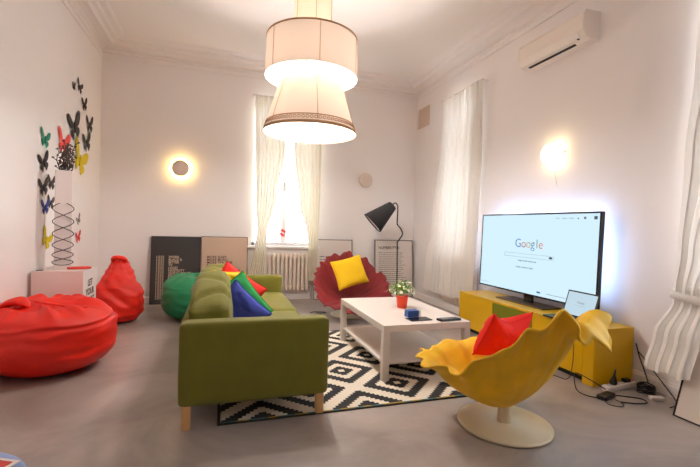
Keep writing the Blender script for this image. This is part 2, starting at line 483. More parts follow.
finish(curtain_mesh('y', XC, [(3.19, 4.90, 5.46, 0, .02), (2.4, 4.82, 5.50, 0, .026), (1.2, 4.80, 5.62, -.05, .026), (.7, 4.82, 5.72, -.08, .024), (.25, 4.84, 5.76, -.08, .022)], 8, seed=8), 'drape', 'cloth', t)
finish(curtain_mesh('y', XC - .012, [(3.19, 4.45, 4.86, 0, .02), (2.4, 4.44, 4.84, 0, .026), (1.2, 4.40, 4.80, -.04, .026), (.7, 4.40, 4.82, -.07, .024), (.28, 4.42, 4.84, -.07, .022)], 6, seed=11), 'drape', 'cloth', t)
rod('curtain_rod', 'y', XC, 3.185, 0.75, 2.06, 'thin white curtain rod above the tied-back curtain', XR, 1)
t = thing('curtain', 'white tied-back curtain flaring out above a leaning board', 'curtain', (0, 0, 0))
finish(curtain_mesh('y', XC, [(3.19, 1.02, 1.95, .0, .016), (2.4, 1.25, 1.98, 0, .014), (1.8, 1.48, 2.025, 0, .010), (1.1, 1.76, 2.05, 0, .006), (.82, 1.84, 2.07, .0, .010), (.74, 1.84, 2.075, .0, .010), (.5, 1.80, 2.10, -.145, .010), (.255, 1.80, 2.10, -.225, .013)], 4, seed=14), 'drape', 'cloth', t)
pts = [(XC + .0 + .06 * math.cos(a), 1.955 + .135 * math.sin(a), .78 + .015 * math.sin(a)) for a in [2 * PI * k / 24 for k in range(25)]]
bm = bmesh.new()
for k in range(24):
    a, b = Vector(pts[k]), Vector(pts[k + 1]); h = Vector((0, 0, .028))
    vs = [bm.verts.new(p) for p in (a - h, b - h, b + h, a + h)]; bm.faces.new(vs).smooth = True
bmesh.ops.remove_doubles(bm, verts=bm.verts[:], dist=1e-4)
bmesh.ops.solidify(bm, geom=bm.faces[:], thickness=0.006)
finish(bm, 'tieback', 'cloth', t)
box('tieback_hook', (XR - .09, 2.08, .765), (XR, 2.11, .795), 'trim', t, .004)

# ------------------------------------------------------------------ radiators
def radiator(name, label, loc, rz, n, w, h):
    t = thing(name, label, 'radiator', loc, rz, 'cast iron radiators')
    step = w / n
    bm = bmesh.new()
    add_tube(bm, [(-w / 2, 0, .09), (w / 2, 0, .09)], .022, 10); finish(bm, 'lower_pipe', 'radiator', t)
    bm = bmesh.new(); add_tube(bm, [(-w / 2, 0, h - .05), (w / 2, 0, h - .05)], .022, 10); finish(bm, 'upper_pipe', 'radiator', t)
    bm = bmesh.new()
    add_box(bm, (-step * .36, -.055, .03), (step * .36, .055, h), .018, 3)
    me0 = finish(bm, 'section', 'radiator', t); me0.location.x = -w / 2 + step / 2
    for k in range(1, n):
        c = me0.copy(); COL.objects.link(c); c.parent = t; c.location.x = -w / 2 + step * (k + .5)
    for s in (-1, 1):
        box('wall_bracket', (s * w * .35 - .012, .05, h * .5), (s * w * .35 + .012, .073, h * .5 + .03), 'radiator', t)
    tube('supply_pipe', [(w / 2 + .01, .0, .09), (w / 2 + .05, .0, .09), (w / 2 + .06, .0, -.12)], .012, 'radiator', t)
    return t
radiator('radiator', 'cream ribbed radiator under the back window', (1.03, 6.425, 0.13), 0, 10, .66, .62)
radiator('radiator', 'pale ribbed radiator peeking out under the long curtain', (3.225, 4.98, 0.12), -PI / 2, 12, .9, .6).scale.y = .6

# ------------------------------------------------------------------ wall things
def vent():
    t = thing('wall_vent', 'square beige ventilation grille high on the wall near the corner', 'vent', (XR, 6.225, 3.13), PI / 2)
    # local: x along wall, y into the room
    bm = bmesh.new(); w, h = .195, .17
    add_box(bm, (-w, 0, -h), (w, .012, -h + .025)); add_box(bm, (-w, 0, h - .025), (w, .012, h)); add_box(bm, (-w, 0, -h), (-w + .025, .012, h)); add_box(bm, (w - .025, 0, -h), (w, .012, h))
    finish(bm, 'frame', 'ventm', t)
    bm = bmesh.new()
    for k in range(12):
        z = -h + .04 + k * (2 * h - .08) / 11
        add_box(bm, (-w + .02, .0, -.003), (w - .02, .012, .003), mtx=Matrix.Translation((0, 0, z)) @ Matrix.Rotation(-.5, 4, 'X'))
    finish(bm, 'grille', 'ventm', t)
    box('backing', (-w + .01, 0, -h + .01), (w - .01, .002, h - .01), 'ventm', t)
vent()

def air_con():
    t = thing('air_conditioner', 'white split air conditioner high on the wall above the television', 'air conditioner', (XR, 3.28, 3.005), PI / 2)
    # local x: +y world ; local y: -x world (into the room)
    w = .41; h = .255
    prof = [(0, 0), (.10, -.005), (.165, .02), (.195, .075), (.20, .12), (.195, .215), (.17, .25), (.14, h), (0, h)]
    bm = bmesh.new(); add_prism(bm, prof, -w + .012, w - .012, lambda a, b, c: (c, a, b)); 
    o = finish(bm, 'casing', 'acwhite', t)
    for s in (-1, 1):
        bm = bmesh.new(); add_prism(bm, [(a * 1.015, b * 1.01) for a, b in prof], s * w - .012, s * w + .012, lambda a, b, c: (c, a, b)); finish(bm, 'end_cap', 'acwhite', t)
    bm = bmesh.new()
    pf = [(.112, -.006), (.128, .001), (.124, .006), (.108, -.001)]
    add_prism(bm, [(.105, -.0035), (.128, .004), (.126, .010), (.103, .0015)], -.27, .33, lambda a, b, c: (c, a + .004, b - .004)); finish(bm, 'air_slot', 'glossblack', t)
    bm = bmesh.new(); add_prism(bm, [(.168, .02), (.20, .075), (.2025, .075), (.170, .0185)], -w + .05, w - .05, lambda a, b, c: (c, a, b)); finish(bm, 'flap', 'acwhite', t)
    box('display', (-.345, .145, .013), (-.325, .168, .024), 'black', t)
air_con()

def sconce(name, label, loc, rz, lit, g='round wall lamps'):
    """disc standing off the wall; local -y is into the room"""
    t = thing(name, label, 'wall lamp', loc, rz, g)
    R = Matrix.Rotation(PI / 2, 4, 'X')
    lathe('mounting_plate', [(.001, 0), (.06, 0), (.06, .03), (.001, .03)], 'taupe', t, 32, mtx=R)
    lathe('disc', [(.001, .055), (.10, .055), (.116, .058), (.12, .066), (.118, .075), (.10, .082), (.05, .086), (.001, .087)], 'taupe', t, 48, mtx=R)
    lathe('led_ring', [(.08, .032), (.102, .032), (.102, .05), (.08, .05), (.08, .032)], 'ledwarm' if lit else 'whiteplastic', t, 32, ct=False, cb=False, mtx=R)
    return t
sconce('wall_lamp', 'glowing round wall lamp above the charcoal board', (-.60, YB, 2.005), 0, True)
sconce('wall_lamp', 'unlit round wall lamp above the dark red chair', (2.32, YB, 2.02), 0, False)
def bright_sconce():
    t = thing('wall_lamp', 'brightly lit globe wall lamp above the television', 'wall lamp', (XR, 3.31, 2.02), -PI / 2, 'round wall lamps')
    R = Matrix.Rotation(PI / 2, 4, 'X')
    lathe('mounting_plate', [(.001, 0), (.05, 0), (.05, .02), (.001, .02)], 'whiteplastic', t, 32, mtx=R)
    lathe('glass_shade', [(.001, .03), (.06, .032), (.095, .05), (.108, .08), (.098, .11), (.065, .135), (.001, .142)], 'globe', t, 40, mtx=R)
    bm = bmesh.new()
    for s in (-1, 1): add_tube(bm, [(s * .03, -.01, -.01 * s), (s * .11, -.03, .0), (s * .165, -.05, .012)], .007, 8)
    finish(bm, 'holder_arm', 'chrome', t)
    tube('cord', [(0, -.012, -.04), (.01, -.01, -.12), (.0, -.008, -.22), (.03, -.008, -.33)], .003, 'whiteplastic', t)
bright_sconce()

# ------------------------------------------------------------------ pendant
def pendant():
    t = thing('pendant_lamp', 'big pendant lamp of three stacked cream shades under the ceiling', 'pendant lamp', (.765, 3.70, -.02))
    def shade(name, prof, parent):
        bm = bmesh.new(); add_lathe(bm, prof, 72, close_top=False, close_bot=False)
        return finish(bm, name, 'shade', parent)
    def band(name, r0, z0, r1, z1, m, parent, th=.006):
        bm = bmesh.new(); add_lathe(bm, [(r0, z0), (r0 + th, z0), (r1 + th, z1), (r1, z1), (r0, z0)], 72, close_top=False, close_bot=False)
        return finish(bm, name, m, parent)
    # cone
    c = shade('cone_shade', [(.43, 2.09), (.42, 2.12), (.36, 2.32), (.305, 2.50), (.295, 2.54)], t)
    band('hem', .43, 2.088, .421, 2.118, 'shadetrim', c)
    bm = bmesh.new()
    for k in range(72):      # lace: a row of little rings around the hem
        a = 2 * PI * k / 72; r = .412
        u = Vector((-math.sin(a), math.cos(a), 0)); o = Vector((math.cos(a), math.sin(a), 0))
        cen = o * r + Vector((0, 0, 2.146)) + o * .004
        up = (Vector((0, 0, 1)) - o * .31).normalized()
        add_tube(bm, [cen + (u * math.cos(b) + up * math.sin(b)) * .0135 for b in [2 * PI * i / 8 for i in range(9)]], .0035, 5)
    finish(bm, 'lace', 'shadetrim', c)
    band('lace_edge', .406, 2.168, .403, 2.176, 'shadetrim', c)
    d = shade('drum_shade', [(.425, 2.60), (.425, 2.72), (.42, 2.86), (.418, 2.955)], t)
    band('rim_band', .418, 2.943, .418, 2.957, 'shadetrim', d, .004)
    s = shade('top_shade', [(.178, 2.93), (.178, 3.2), (.176, 3.46)], t)
    band('rim_band', .176, 3.45, .176, 3.462, 'shadetrim', s, .003)
    bm = bmesh.new()
    for k in range(6):
        a = 2 * PI * (k + .45) / 6; e = (math.cos(a), math.sin(a))
        for (r0, z0, r1, z1) in ((.434, 2.10, .299, 2.535), (.429, 2.605, .422, 2.95), (.181, 2.94, .179, 3.45)):
            add_tube(bm, [(e[0] * r0, e[1] * r0, z0), (e[0] * r1, e[1] * r1, z1)], .0024, 5)
    for k in range(3):
        a = 2 * PI * k / 3; e = (math.cos(a), math.sin(a))
        for r, z in ((.291, 2.535), (.414, 2.95), (.172, 3.45)):
            add_tube(bm, [(0, 0, z), (e[0] * r, e[1] * r, z)], .003, 5)
    finish(bm, 'wire_frame', 'shadetrim', t)
    tube('cord', [(0, 0, 2.42), (0, 0, 3.73)], .006, 'whiteplastic', t)
    lathe('ceiling_rose', [(.001, 3.70), (.05, 3.705), (.065, 3.72), (.07, 3.74), (.001, 3.74)], 'whiteplastic', t, 32)
    for z in (2.34, 2.82, 3.27):
        lathe('bulb', [(.001, -.07), (.03, -.063), (.045, -.03), (.045, 0), (.03, .035), (.018, .06), (.018, .08), (.001, .08)], 'bulb', t, 24, c=(0, 0, z))
pendant()
def point(name, loc, power, rgb, r=.05):
    l = bpy.data.lights.new(name, 'POINT'); l.energy = power; l.color = lin(rgb); l.shadow_soft_size = r
    o = bpy.data.objects.new(name, l); COL.objects.link(o); o.location = loc; return o
WARM = (255, 251, 250)
point('bulb_light', (.765, 3.70, 2.18), 44, WARM, .06)
point('bulb_light', (.765, 3.70, 2.68), 56, WARM, .06)
point('bulb_light', (.765, 3.70, 3.22), 22, WARM, .06)

# ------------------------------------------------------------------ left corner: box, column vase, butterflies
t = thing('display_box', 'white box plinth lettered LET YOUR START beside the red beanbags', 'plinth', (-1.425, 4.51, 0))
box('body', (-.205, -.205, 0), (.205, .205, .727), 'boxwhite', t, .003)
bm = bmesh.new()
for k, s in enumerate(('LET', 'YOUR', 'START')):
    add_text(bm, s, .09, frame_mtx((.2065, .0, .565 - k * .087), (0, 1, 0), (0, 0, 1)), align='CENTER', bold=.002)
finish(bm, 'lettering', 'textdark', t)

VX, VY, VZ, VH = -1.45, 4.50, .727, .94
vr = math.atan2(VX, VY)   # turned toward the room's middle
t = thing('floor_vase', 'tall square white vase wound with black wire standing on the white box', 'vase', (VX, VY, VZ), math.radians(18))
w = .068
bm = bmesh.new()
add_box(bm, (-w, -w, 0), (w, w, VH), .004)
top = [f for f in bm.faces if f.normal.z > .9 and f.calc_area() > w * w]
r = bmesh.ops.inset_region(bm, faces=top, thickness=.010)
bmesh.ops.translate(bm, verts=list(set(v for f in top for v in f.verts)), vec=(0, 0, -.12))
finish(bm, 'body', 'boxwhite', t)
# two crossing black wires along the front of the vase
coil0, coil1 = .075, .63
for s_ in (-1, 1):
    pts = []
    for k in range(161):
        q = k / 160; a = PI * 5.4 * q + PI / 2
        pts.append((s_ * .082 * math.sin(a), -w - .006 - s_ * .003 - .012 * abs(math.cos(a)), coil0 + (coil1 - coil0) * q ** 1.25))
    bm = bmesh.new(); add_tube(bm, pts, .0036, 6); finish(bm, 'wire_coil', 'black', t)
bm = bmesh.new(); add_tube(bm, [(.082 * math.cos(a), -w - .008 - .012 * abs(math.sin(a)), coil0 + .03 * math.sin(a)) for a in [PI + PI * k / 20 for k in range(21)]], .0036, 6)
finish(bm, 'wire_coil', 'black', t)

tw = thing('twig_arrangement', 'dark openwork twigs sticking out of the tall white vase', 'dried twigs', (VX, VY, VZ + VH - .125), math.radians(18))
rnd = random.Random(4)
for k in range(13):
    bm = bmesh.new()
    a = rnd.uniform(0, 2 * PI); lean = rnd.uniform(.01, .05); hgt = rnd.uniform(.26, .41)
    base = Vector((rnd.uniform(-.045, .045), rnd.uniform(-.045, .045), 0.006))
    pts = [base + Vector((math.cos(a) * lean * q + .012 * math.sin(9 * q + k), math.sin(a) * lean * q + .012 * math.cos(7 * q + k), hgt * q)) for q in [i / 10 for i in range(11)]]
    add_tube(bm, pts, .006, 6, r2=.003)
    for q in range(4, 11):     # small curled side shoots
        p = pts[q]; b = rnd.uniform(0, 2 * PI); L = rnd.uniform(.02, .036)
        d = Vector((math.cos(b), math.sin(b), .8))
        add_tube(bm, smooth_path([p, p + d * L * .5, p + d * L + Vector((-.5 * d.y, .5 * d.x, 0)) * L], 3), .004, 5, r2=.0025)
        c = p + d * L
        vs = [bm.verts.new(c + Vector(v) * .013) for v in ((-1, 0, 0), (0, .25, .9), (1, 0, 0.2), (0, -.25, -.7))]
        bm.faces.new(vs)
    finish(bm, 'twig', 'twig', tw)

def butterfly(label, m, u_y, z, size, roll, flip=1, cat='butterfly'):
    """paper butterfly on the left wall, wings lifted from it; local x = away from the wall"""
    t = thing('paper_butterfly', label, cat, (XL + .004, u_y, z), 0, 'paper butterflies on the wall')
    up = [(0, -.06), (.05, .06), (.16, .26), (.29, .44), (.42, .52), (.50, .50), (.52, .38), (.48, .20), (.38, .05), (.24, -.04), (.10, -.07)]
    lowr = [(0, -.05), (.12, -.07), (.27, -.05), (.36, -.12), (.36, -.25), (.28, -.34), (.21, -.44), (.15, -.46), (.10, -.34), (.04, -.22), (0, -.16)]
    for s in (-1, 1):
        bm = bmesh.new()
        lift = .06
        def fn(a, b, c):
            # wing plane rotated about the body axis
            x = a * math.sin(lift) * size + c; y = s * a * 1.25 * math.cos(lift) * size; zz = b * size
            ca, sa = math.cos(roll), math.sin(roll)
            return (x, y * ca - zz * sa, y * sa + zz * ca)
        add_prism(bm, up, 0, .0015, fn); add_prism(bm, lowr, 0, .0015, fn)
        finish(bm, 'wing', m, t)
    ca, sa = math.cos(roll), math.sin(roll)
    bm = bmesh.new(); add_tube(bm, [(.004, -q * sa * size, q * ca * size) for q in (-.22, -.1, .05, .16)], .02 * size + .001, 6)
    finish(bm, 'body', m, t)
BF = [
    ('smallest charcoal butterfly at the top of the wall swarm', 'decalblack', 5.39, 2.735, .115, .2),
    ('charcoal butterfly at the top of the swarm, second from the top', 'decalblack', 5.59, 2.79, .19, -.2),
    ('charcoal butterfly below the topmost two butterflies', 'decalblack', 5.77, 2.63, .20, .25),
    ('largest charcoal butterfly above the yellow one', 'decalblack', 5.43, 2.28, .40, .35),
    ('charcoal butterfly nearest the room corner', 'decalblack', 5.98, 2.43, .27, .15),
    ('charcoal butterfly just above the yellow one, under the corner one', 'decalblack', 5.88, 2.18, .30, .3),
    ('red paper butterfly above the vase twigs', 'decalred', 5.11, 2.03, .34, -.1),
    ('large yellow butterfly beside the vase top', 'decalyellow', 5.64, 1.93, .46, -.35),
    ('green paper butterfly beside the twigs', 'decalgreen', 4.63, 1.98, .22, -.1),
    ('charcoal butterfly under the green one', 'decalblack', 4.61, 1.75, .24, .35),
    ('charcoal butterfly above the blue one', 'decalblack', 4.615, 1.51, .22, .2),
    ('blue paper butterfly beside the vase', 'decalblue', 4.66, 1.32, .19, .1),
    ('charcoal butterfly close to the vase edge, just below its top', 'decalblack', 4.80, 1.57, .19, .0),
    ('charcoal butterfly close to the vase edge, beside the top of the coil', 'decalblack', 4.79, 1.37, .17, -.1),
    ('small yellow butterfly low on the wall beside the vase', 'decalyellow', 4.70, 1.00, .24, -.5),
    ('small red butterfly low on the wall behind the coil', 'decalred', 5.62, .99, .18, .2),
    ('pale grey butterfly on the wall above the small red one', 'decalgrey', 5.62, 1.20, .15, .5),
]
for b in BF: butterfly(b[0], b[1], b[2], b[3], b[4] * .80, b[5])

# red lips-shaped ring lying on the box
t = thing('lips_ornament', 'red open lips-shaped ornament lying on the white box', 'ornament', (-1.30, 4.47, .727), .25)
def lips(s):
    out = []
    for k in range(41):
        a = 2 * PI * k / 40
        out.append((.09 * s * math.cos(a), (.038 * s) * math.sin(a) * (1 - .25 * math.exp(-(math.cos(a) / .25) ** 2) * (math.sin(a) > 0)), .013))
    return out
bm = bmesh.new(); add_tube(bm, lips(1), .011, 8); finish(bm, 'ring', 'decalred', t)
o = tube('wire_piece', smooth_path([(-1.60, 4.33, .731), (-1.585, 4.34, .733), (-1.57, 4.36, .731), (-1.565, 4.39, .731)], 5), .004, 'black')
tag(o, 'bent piece of black wire lying on the white box', 'wire')

# ------------------------------------------------------------------ leaning boards
def board(name, label, x0, x1, zt, face, framem, group=None, lean=.09, y0=6.36, fw=.008):
    """leans on the back wall; local x right, y back, z up; origin at floor"""
    t = thing(name, label, 'framed print', ((x0 + x1) / 2, y0, 0), 0, group)
    L = zt / math.cos(math.atan(lean / zt)); ang = -math.atan(lean / zt)
    t.rotation_euler = (ang, 0, 0)
    w = (x1 - x0) / 2
    box('panel', (-w + .002, 0, .004), (w - .002, .012, L - .002), face, t)
    bm = bmesh.new()
    add_box(bm, (-w, -.004, 0), (-w + fw, .018, L)); add_box(bm, (w - fw, -.004, 0), (w, .018, L))
    add_box(bm, (-w + fw, -.004, 0), (w - fw, .018, fw)); add_box(bm, (-w + fw, -.004, L - fw), (w - fw, .018, L))
    finish(bm, 'frame', framem, t)
    return t, w, L
BG = 'framed prints leaning on the back wall'
FM = lambda x, z: frame_mtx((x, -.001, z), (1, 0, 0), (0, 0, 1))
t, w, L = board('framed_print', 'charcoal board with cream lettering leaning behind the green beanbag', -.975, -.292, .99, 'boardblack', 'black', BG)
bm = bmesh.new(); bm2 = bmesh.new()
right = ['WORK.', 'BLACK &', 'BITTER', 'TV', 'LOUD', 'HOSTILITY', 'QUICK WALKS', 'JUNK', 'STRESS', 'HURRY', 'WASTE', 'NOISE', 'WORRY', 'DRAMA', 'SPAM', 'RUSH']
for k, s in enumerate(right):
    add_text(bm2, 'LESS', .046, FM(-w + .075, .675 - k * .040), spacing=1.25, bold=.001)
    add_text(bm, s, .046, FM(-w + .24, .675 - k * .040), spacing=1.0, bold=.0015)
finish(bm, 'lettering', 'textcream', t); finish(bm2, 'lettering', 'textcream', t)
t, w, L = board('framed_print', 'sand-coloured board with dark lettering leaning behind the sofa', -.288, .395, 1.0, 'boardtan', 'textdark', BG)
bm = bmesh.new()
for k, s in enumerate(['SLEEP', 'MUSIC', 'TEA TIME', 'BOOKS', 'SUNSETS', 'LONG WALKS', 'LAUGHTER', 'LOVE']):
    add_text(bm, 'MORE ' + s, .05, FM(-w + .085, .675 - k * .042), spacing=1.05, bold=.001)
finish(bm, 'lettering', 'textdark', t)
t, w, L = board('framed_print', 'pale framed print half hidden behind the dark red chair', 1.447, 2.115, .99, 'boardwhite', 'framegrey', BG, fw=.014)
bm = bmesh.new()
for k in range(14):
    x = -w + .10; z = .70 - k * .048; rr = random.Random(k)
    for q in range(6):
        l = rr.uniform(.04, .09); add_box(bm, (x, -.0015, z), (x + l, 0.001, z + .014)); x += l + .018
        if k % 3 == 2 and q > 1: break
finish(bm, 'text_line', 'textgrey', t)
t, w, L = board('framed_print', 'white framed print with a dark title behind the black floor lamp', 2.522, 3.245, 1.0, 'boardwhite', 'framegrey', BG, fw=.014)
bm = bmesh.new(); add_text(bm, 'NUMBER TYPE', .066, FM(-w + .07, .845), spacing=.92, bold=.0)
finish(bm, 'title', 'textdark', t)
bm = bmesh.new()
for k in range(19):
    x = -w + .075; z = .775 - k * .036; rr = random.Random(40 + k); e = w * rr.uniform(.35, .62)
    while x < e:
        l = rr.uniform(.02, .06); add_box(bm, (x, -.0015, z), (min(x + l, e), 0.001, z + .010)); x += l + .009
finish(bm, 'text_line', 'textgrey', t)
# board leaning near the camera on the right wall
t = thing('leaning_board', 'white dry-wipe board with black edge leaning below the tied-back curtain', 'board', (2.95, 1.30, 0))
ang = math.atan2(.19, .60)
t.rotation_euler = (0, ang, 0)
box('panel', (0, -.57, .006), (.012, .578, .60), 'boardwhite', t)
bm = bmesh.new(); e = .008
add_box(bm, (-.004, .578, 0), (.016, .588, .61)); add_box(bm, (-.004, -.588, 0), (.016, -.578, .61)); add_box(bm, (-.004, -.578, 0), (.016, .578, .009)); add_box(bm, (-.004, -.578, .601), (.016, .578, .61))
finish(bm, 'frame', 'black', t)

# ------------------------------------------------------------------ beanbags
def sphere_grid(fn, nu=96, nv=48):
    bm = bmesh.new(); rows = []
    for j in range(nv + 1):
        v = j / nv
        if j in (0, nv): rows.append([bm.verts.new(fn(0, v))]); continue
        rows.append([bm.verts.new(fn(i / nu, v)) for i in range(nu)])
    for j in range(nv):
        a, b = rows[j], rows[j + 1]
        for i in range(nu):
            i2 = (i + 1) % nu
            if len(a) == 1: f = bm.faces.new((a[0], b[i2], b[i]))
            elif len(b) == 1: f = bm.faces.new((a[i], a[i2], b[0]))
            else: f = bm.faces.new((a[i], a[i2], b[i2], b[i]))
            f.smooth = True
    bmesh.ops.recalc_face_normals(bm, faces=bm.faces[:])
    return bm

def flat_bag(ax, ay, h, gx, gy, seed, folds=11, xmin=None, pleat=1.0):
    """slumped round bag: v=0 gather on top, v=1 bottom; xmin: flattened where it leans on a wall"""
    def fn(u, v):
        th = 2 * PI * u
        ph = PI * v
        r = abs(math.sin(ph)) ** .62
        cz = math.cos(ph)
        z = (.5 + .5 * (abs(cz) ** .8) * (1 if cz > 0 else -1)) * h
        top = max(0, 1 - v / .5)
        ct, st = math.cos(th), math.sin(th)
        x = ax * r * ct + gx * top ** 1.5; y = ay * r * st + gy * top ** 1.5
        wob = noise.noise((ct * 1.2, st * 1.2, seed + 4)) 
        z += pleat * (.016 * math.sin(folds * th + 5 * wob) + .012 * math.sin(folds * 1.7 * th + 9 * wob)) * math.exp(-((v - .17) / .12) ** 2)
        z -= pleat * .035 * math.exp(-((v - .07) / .05) ** 2)
        z += .07 * h * noise.noise((ct * r * 1.3 + seed, st * r * 1.3, 2.0)) * (1 - v)
        k = math.exp(-((v - .52) / .2) ** 2)
        zz = z + .05 * noise.noise((ct * 2, st * 2, seed))
        nn = noise.noise((ct * 1.5, st * 1.5, zz * 17 + seed)) * .015 * k
        big = noise.noise((ct * 1.3 + seed, st * 1.3, v * 4)) * .035
        sv = .36 + .04 * wob
        seam = pleat * (.008 * math.exp(-((v - sv) / .014) ** 2) - .008 * math.exp(-((v - sv - .035) / .018) ** 2))
        q = 1 + (nn + big + seam) / max(ax, ay)
        z = max(z + .7 * nn + .4 * big * math.sin(ph), 0.0)
        x *= q; y *= q
        if xmin is not None and x < xmin: x = xmin + .02 * noise.noise((y * 4, z * 4, seed))* (1 if z > .02 else 0) + .015
        return (x, y, z)
    return sphere_grid(fn, 180, 96)

t = thing('beanbag', 'large slumped red beanbag in front of the white box', 'beanbag', (-1.29, 3.80, 0), 0, 'beanbags')
finish(flat_bag(.45, .45, .555, -.08, .0, 2.0, 9, -.36), 'cover', 'red', t)
bm = bmesh.new()
def flap(u, v):
    th = 2 * PI * u; s = v
    p = Vector((-.36 + .25 * s, -.12 + .07 * math.sin(3 * s), .46 + .10 * math.sin(PI * s * .8)))
    r = .055 * math.sin(PI * min(max(s, .02), .98)) ** .6 * (1 + .2 * noise.noise((s * 5, u * 3, 1)))
    return p + Vector((.3 * r * math.cos(th), 1.3 * r * math.cos(th), .62 * r * math.sin(th)))
finish(sphere_grid(flap, 32, 24), 'tied_neck', 'red', t)
# a cord bow lying on the gather
bm = bmesh.new()
add_tube(bm, smooth_path([(-.10, -.06, .555), (.02, -.13, .545), (.16, -.15, .525), (.27, -.10, .505)], 6), .010, 6)
finish(bm, 'drawstring', 'red', t)

def pear_bag(R, h, neck, lean, seed):
    prof = [(0, 0.02), (.05, .80), (.16, .98), (.28, 1.0), (.42, .93), (.56, .80), (.68, .64), (.78, .50), (.86, .40), (.93, .33), (.98, .24), (1.0, .03)]
    def fn(u, v):
        th = 2 * PI * u; q = 1 - v
        ct, st = math.cos(th), math.sin(th)
        r = interp(prof, q) * R; z = q * h
        d = noise.noise((ct * 1.1, st * 1.1, z * 3 + seed)) * .05 * (q > .04)
        # diagonal drag creases
        cr = noise.noise((ct * 1.6 + z * 2, st * 1.6, z * 11 + 2.2 * ct + seed)) * .03 * (q > .04) * (q < .985)
        pl = .010 * math.sin(8 * th + 5 * q) * math.exp(-((q - .78) / .12) ** 2)
        r2 = max(r + d * min(1, r / R + .2) + cr * min(1, r / R) + pl, .002)
        return (r2 * ct + lean[0] * q ** 2, r2 * st + lean[1] * q ** 2, max(z + .35 * cr, 0))
    return sphere_grid(fn, 130, 90)
t = thing('beanbag', 'upright pear-shaped red beanbag in the corner behind the white box', 'beanbag', (-1.18, 5.42, 0), 0, 'beanbags')
finish(pear_bag(.31, .74, .1, (.02, .05), 5.0), 'cover', 'red', t)
bm = bmesh.new()
loop = smooth_path([(-.03, .03, .66), (-.045, -.02, .745), (.015, -.05, .765), (.08, -.02, .74), (.075, .03, .66)], 8)
add_tube(bm, loop, .026, 8); finish(bm, 'handle_loop', 'red', t)
t = thing('beanbag', 'round green beanbag behind the sofa in front of the charcoal board', 'beanbag', (-.28, 5.42, 0), .5, 'beanbags')
finish(flat_bag(.42, .42, .565, .0, .0, 9.0, 7, None, .45), 'cover', 'green', t)
bm = bmesh.new()
add_tube(bm, smooth_path([(-.10, -.05, .53), (-.02, -.09, .565), (.10, -.06, .57), (.16, .02, .545)], 6), .018, 8); finish(bm, 'handle_loop', 'green', t)

# ------------------------------------------------------------------ sofa
def soft_box(lo, hi, r, puff=0.0, seed=0, n=14, amp=.006, freq=6):
    """rounded upholstered block with bulging faces and slight wrinkles"""
    lo = Vector(lo); hi = Vector(hi); c = (lo + hi) / 2; h = (hi - lo) / 2
    bm = bmesh.new()
    bmesh.ops.create_cube(bm, size=2)
    bmesh.ops.subdivide_edges(bm, edges=bm.edges[:], cuts=n, use_grid_fill=True)
    for v in bm.verts:
        p = Vector((v.co.x * h.x, v.co.y * h.y, v.co.z * h.z))
        q = Vector((max(-h.x + r, min(h.x - r, p.x)), max(-h.y + r, min(h.y - r, p.y)), max(-h.z + r, min(h.z - r, p.z))))
        d = p - q
        if d.length > 1e-9: p = q + d.normalized() * r
        s = [1 - abs(p[i] / h[i]) ** 2.5 for i in range(3)]
        nrm = Vector([(p[i] / h[i]) ** 7 for i in range(3)])
        b = puff * max(s[0] * s[1], 0) ** .5 if abs(nrm.z) > .5 else 0
        p.z += b * (1 if p.z > 0 else -1)
        if abs(nrm.x) > .5: p.x += puff * .7 * max(s[1] * s[2], 0) ** .5 * (1 if p.x > 0 else -1)
        if abs(nrm.y) > .5: p.y += puff * .5 * max(s[0] * s[2], 0) ** .5 * (1 if p.y > 0 else -1)
        w = c + p
        if amp:
            k = noise.noise((w.x * freq + seed, w.y * freq, w.z * freq)) * amp
            p += p.normalized() * k
        v.co = c + p
    for f in bm.faces: f.smooth = True
    return bm

t = thing('sofa', 'olive green two-arm sofa seen end-on between beanbags and table', 'sofa', (-.22, 2.47, 0))
D, LEN = .895, 2.26
finish(soft_box((0, 0, .135), (D, .13, .628), .028, .003, 1, 24, .002, 5), 'armrest', 'sofa', t)
finish(soft_box((0, LEN - .13, .135), (D, LEN, .628), .028, .003, 2, 24, .002, 5), 'armrest', 'sofa', t)
finish(soft_box((0, .13, .135), (.14, LEN - .13, .628), .03, .002, 3, 20, .002, 5), 'backrest', 'sofa', t)
finish(soft_box((.12, .13, .15), (D - .03, LEN - .13, .30), .02, 0, 4, 10, 0), 'seat_frame', 'sofa', t)
for k in range(2):
    y0 = .135 + k * (LEN - .27) / 2; y1 = y0 + (LEN - .27) / 2 - .006
    finish(soft_box((.14, y0, .29), (D + .01, y1, .445), .045, .014, 5 + k, 20, .006, 5), 'seat_cushion', 'sofa', t)
for k, (y0, y1) in enumerate(((.14, .80), (.81, 1.46), (1.47, 2.12))):
    wd, ht = .115, (.40, .345, .315)[k]
    bm = soft_box((-wd, y0, 0), (wd, y1, ht), .055, .02, 9 + 3 * k, 28, .02, 4)
    for v in bm.verts:
        q = max(0, min(1, v.co.z / ht)); a = (v.co.y - y0) / (y1 - y0)
        v.co.z *= 1 - (.34 if k == 0 else .06) * max(0, 1 - a / .8) ** 1.3     # near end has slumped
        v.co.z += (.05 * noise.noise((v.co.y * 3 + k, v.co.x * 4, 1.0)) - .03 * math.exp(-((a - .22 - v.co.x * .8) / .04) ** 2) - .02 * math.exp(-((a - .6 + v.co.x) / .05) ** 2)) * q
        v.co.x += .02 * noise.noise((v.co.y * 4 + k, v.co.z * 5, 7.0)) - .03 * q
        if k == 0: v.co.y += .05 * q * max(0, 1 - a / .5) * (1 - (v.co.x / wd) ** 2)
    bmesh.ops.transform(bm, matrix=Matrix.Translation((.192, 0, .437)), verts=bm.verts[:])
    finish(bm, 'back_cushion', 'sofa', t)
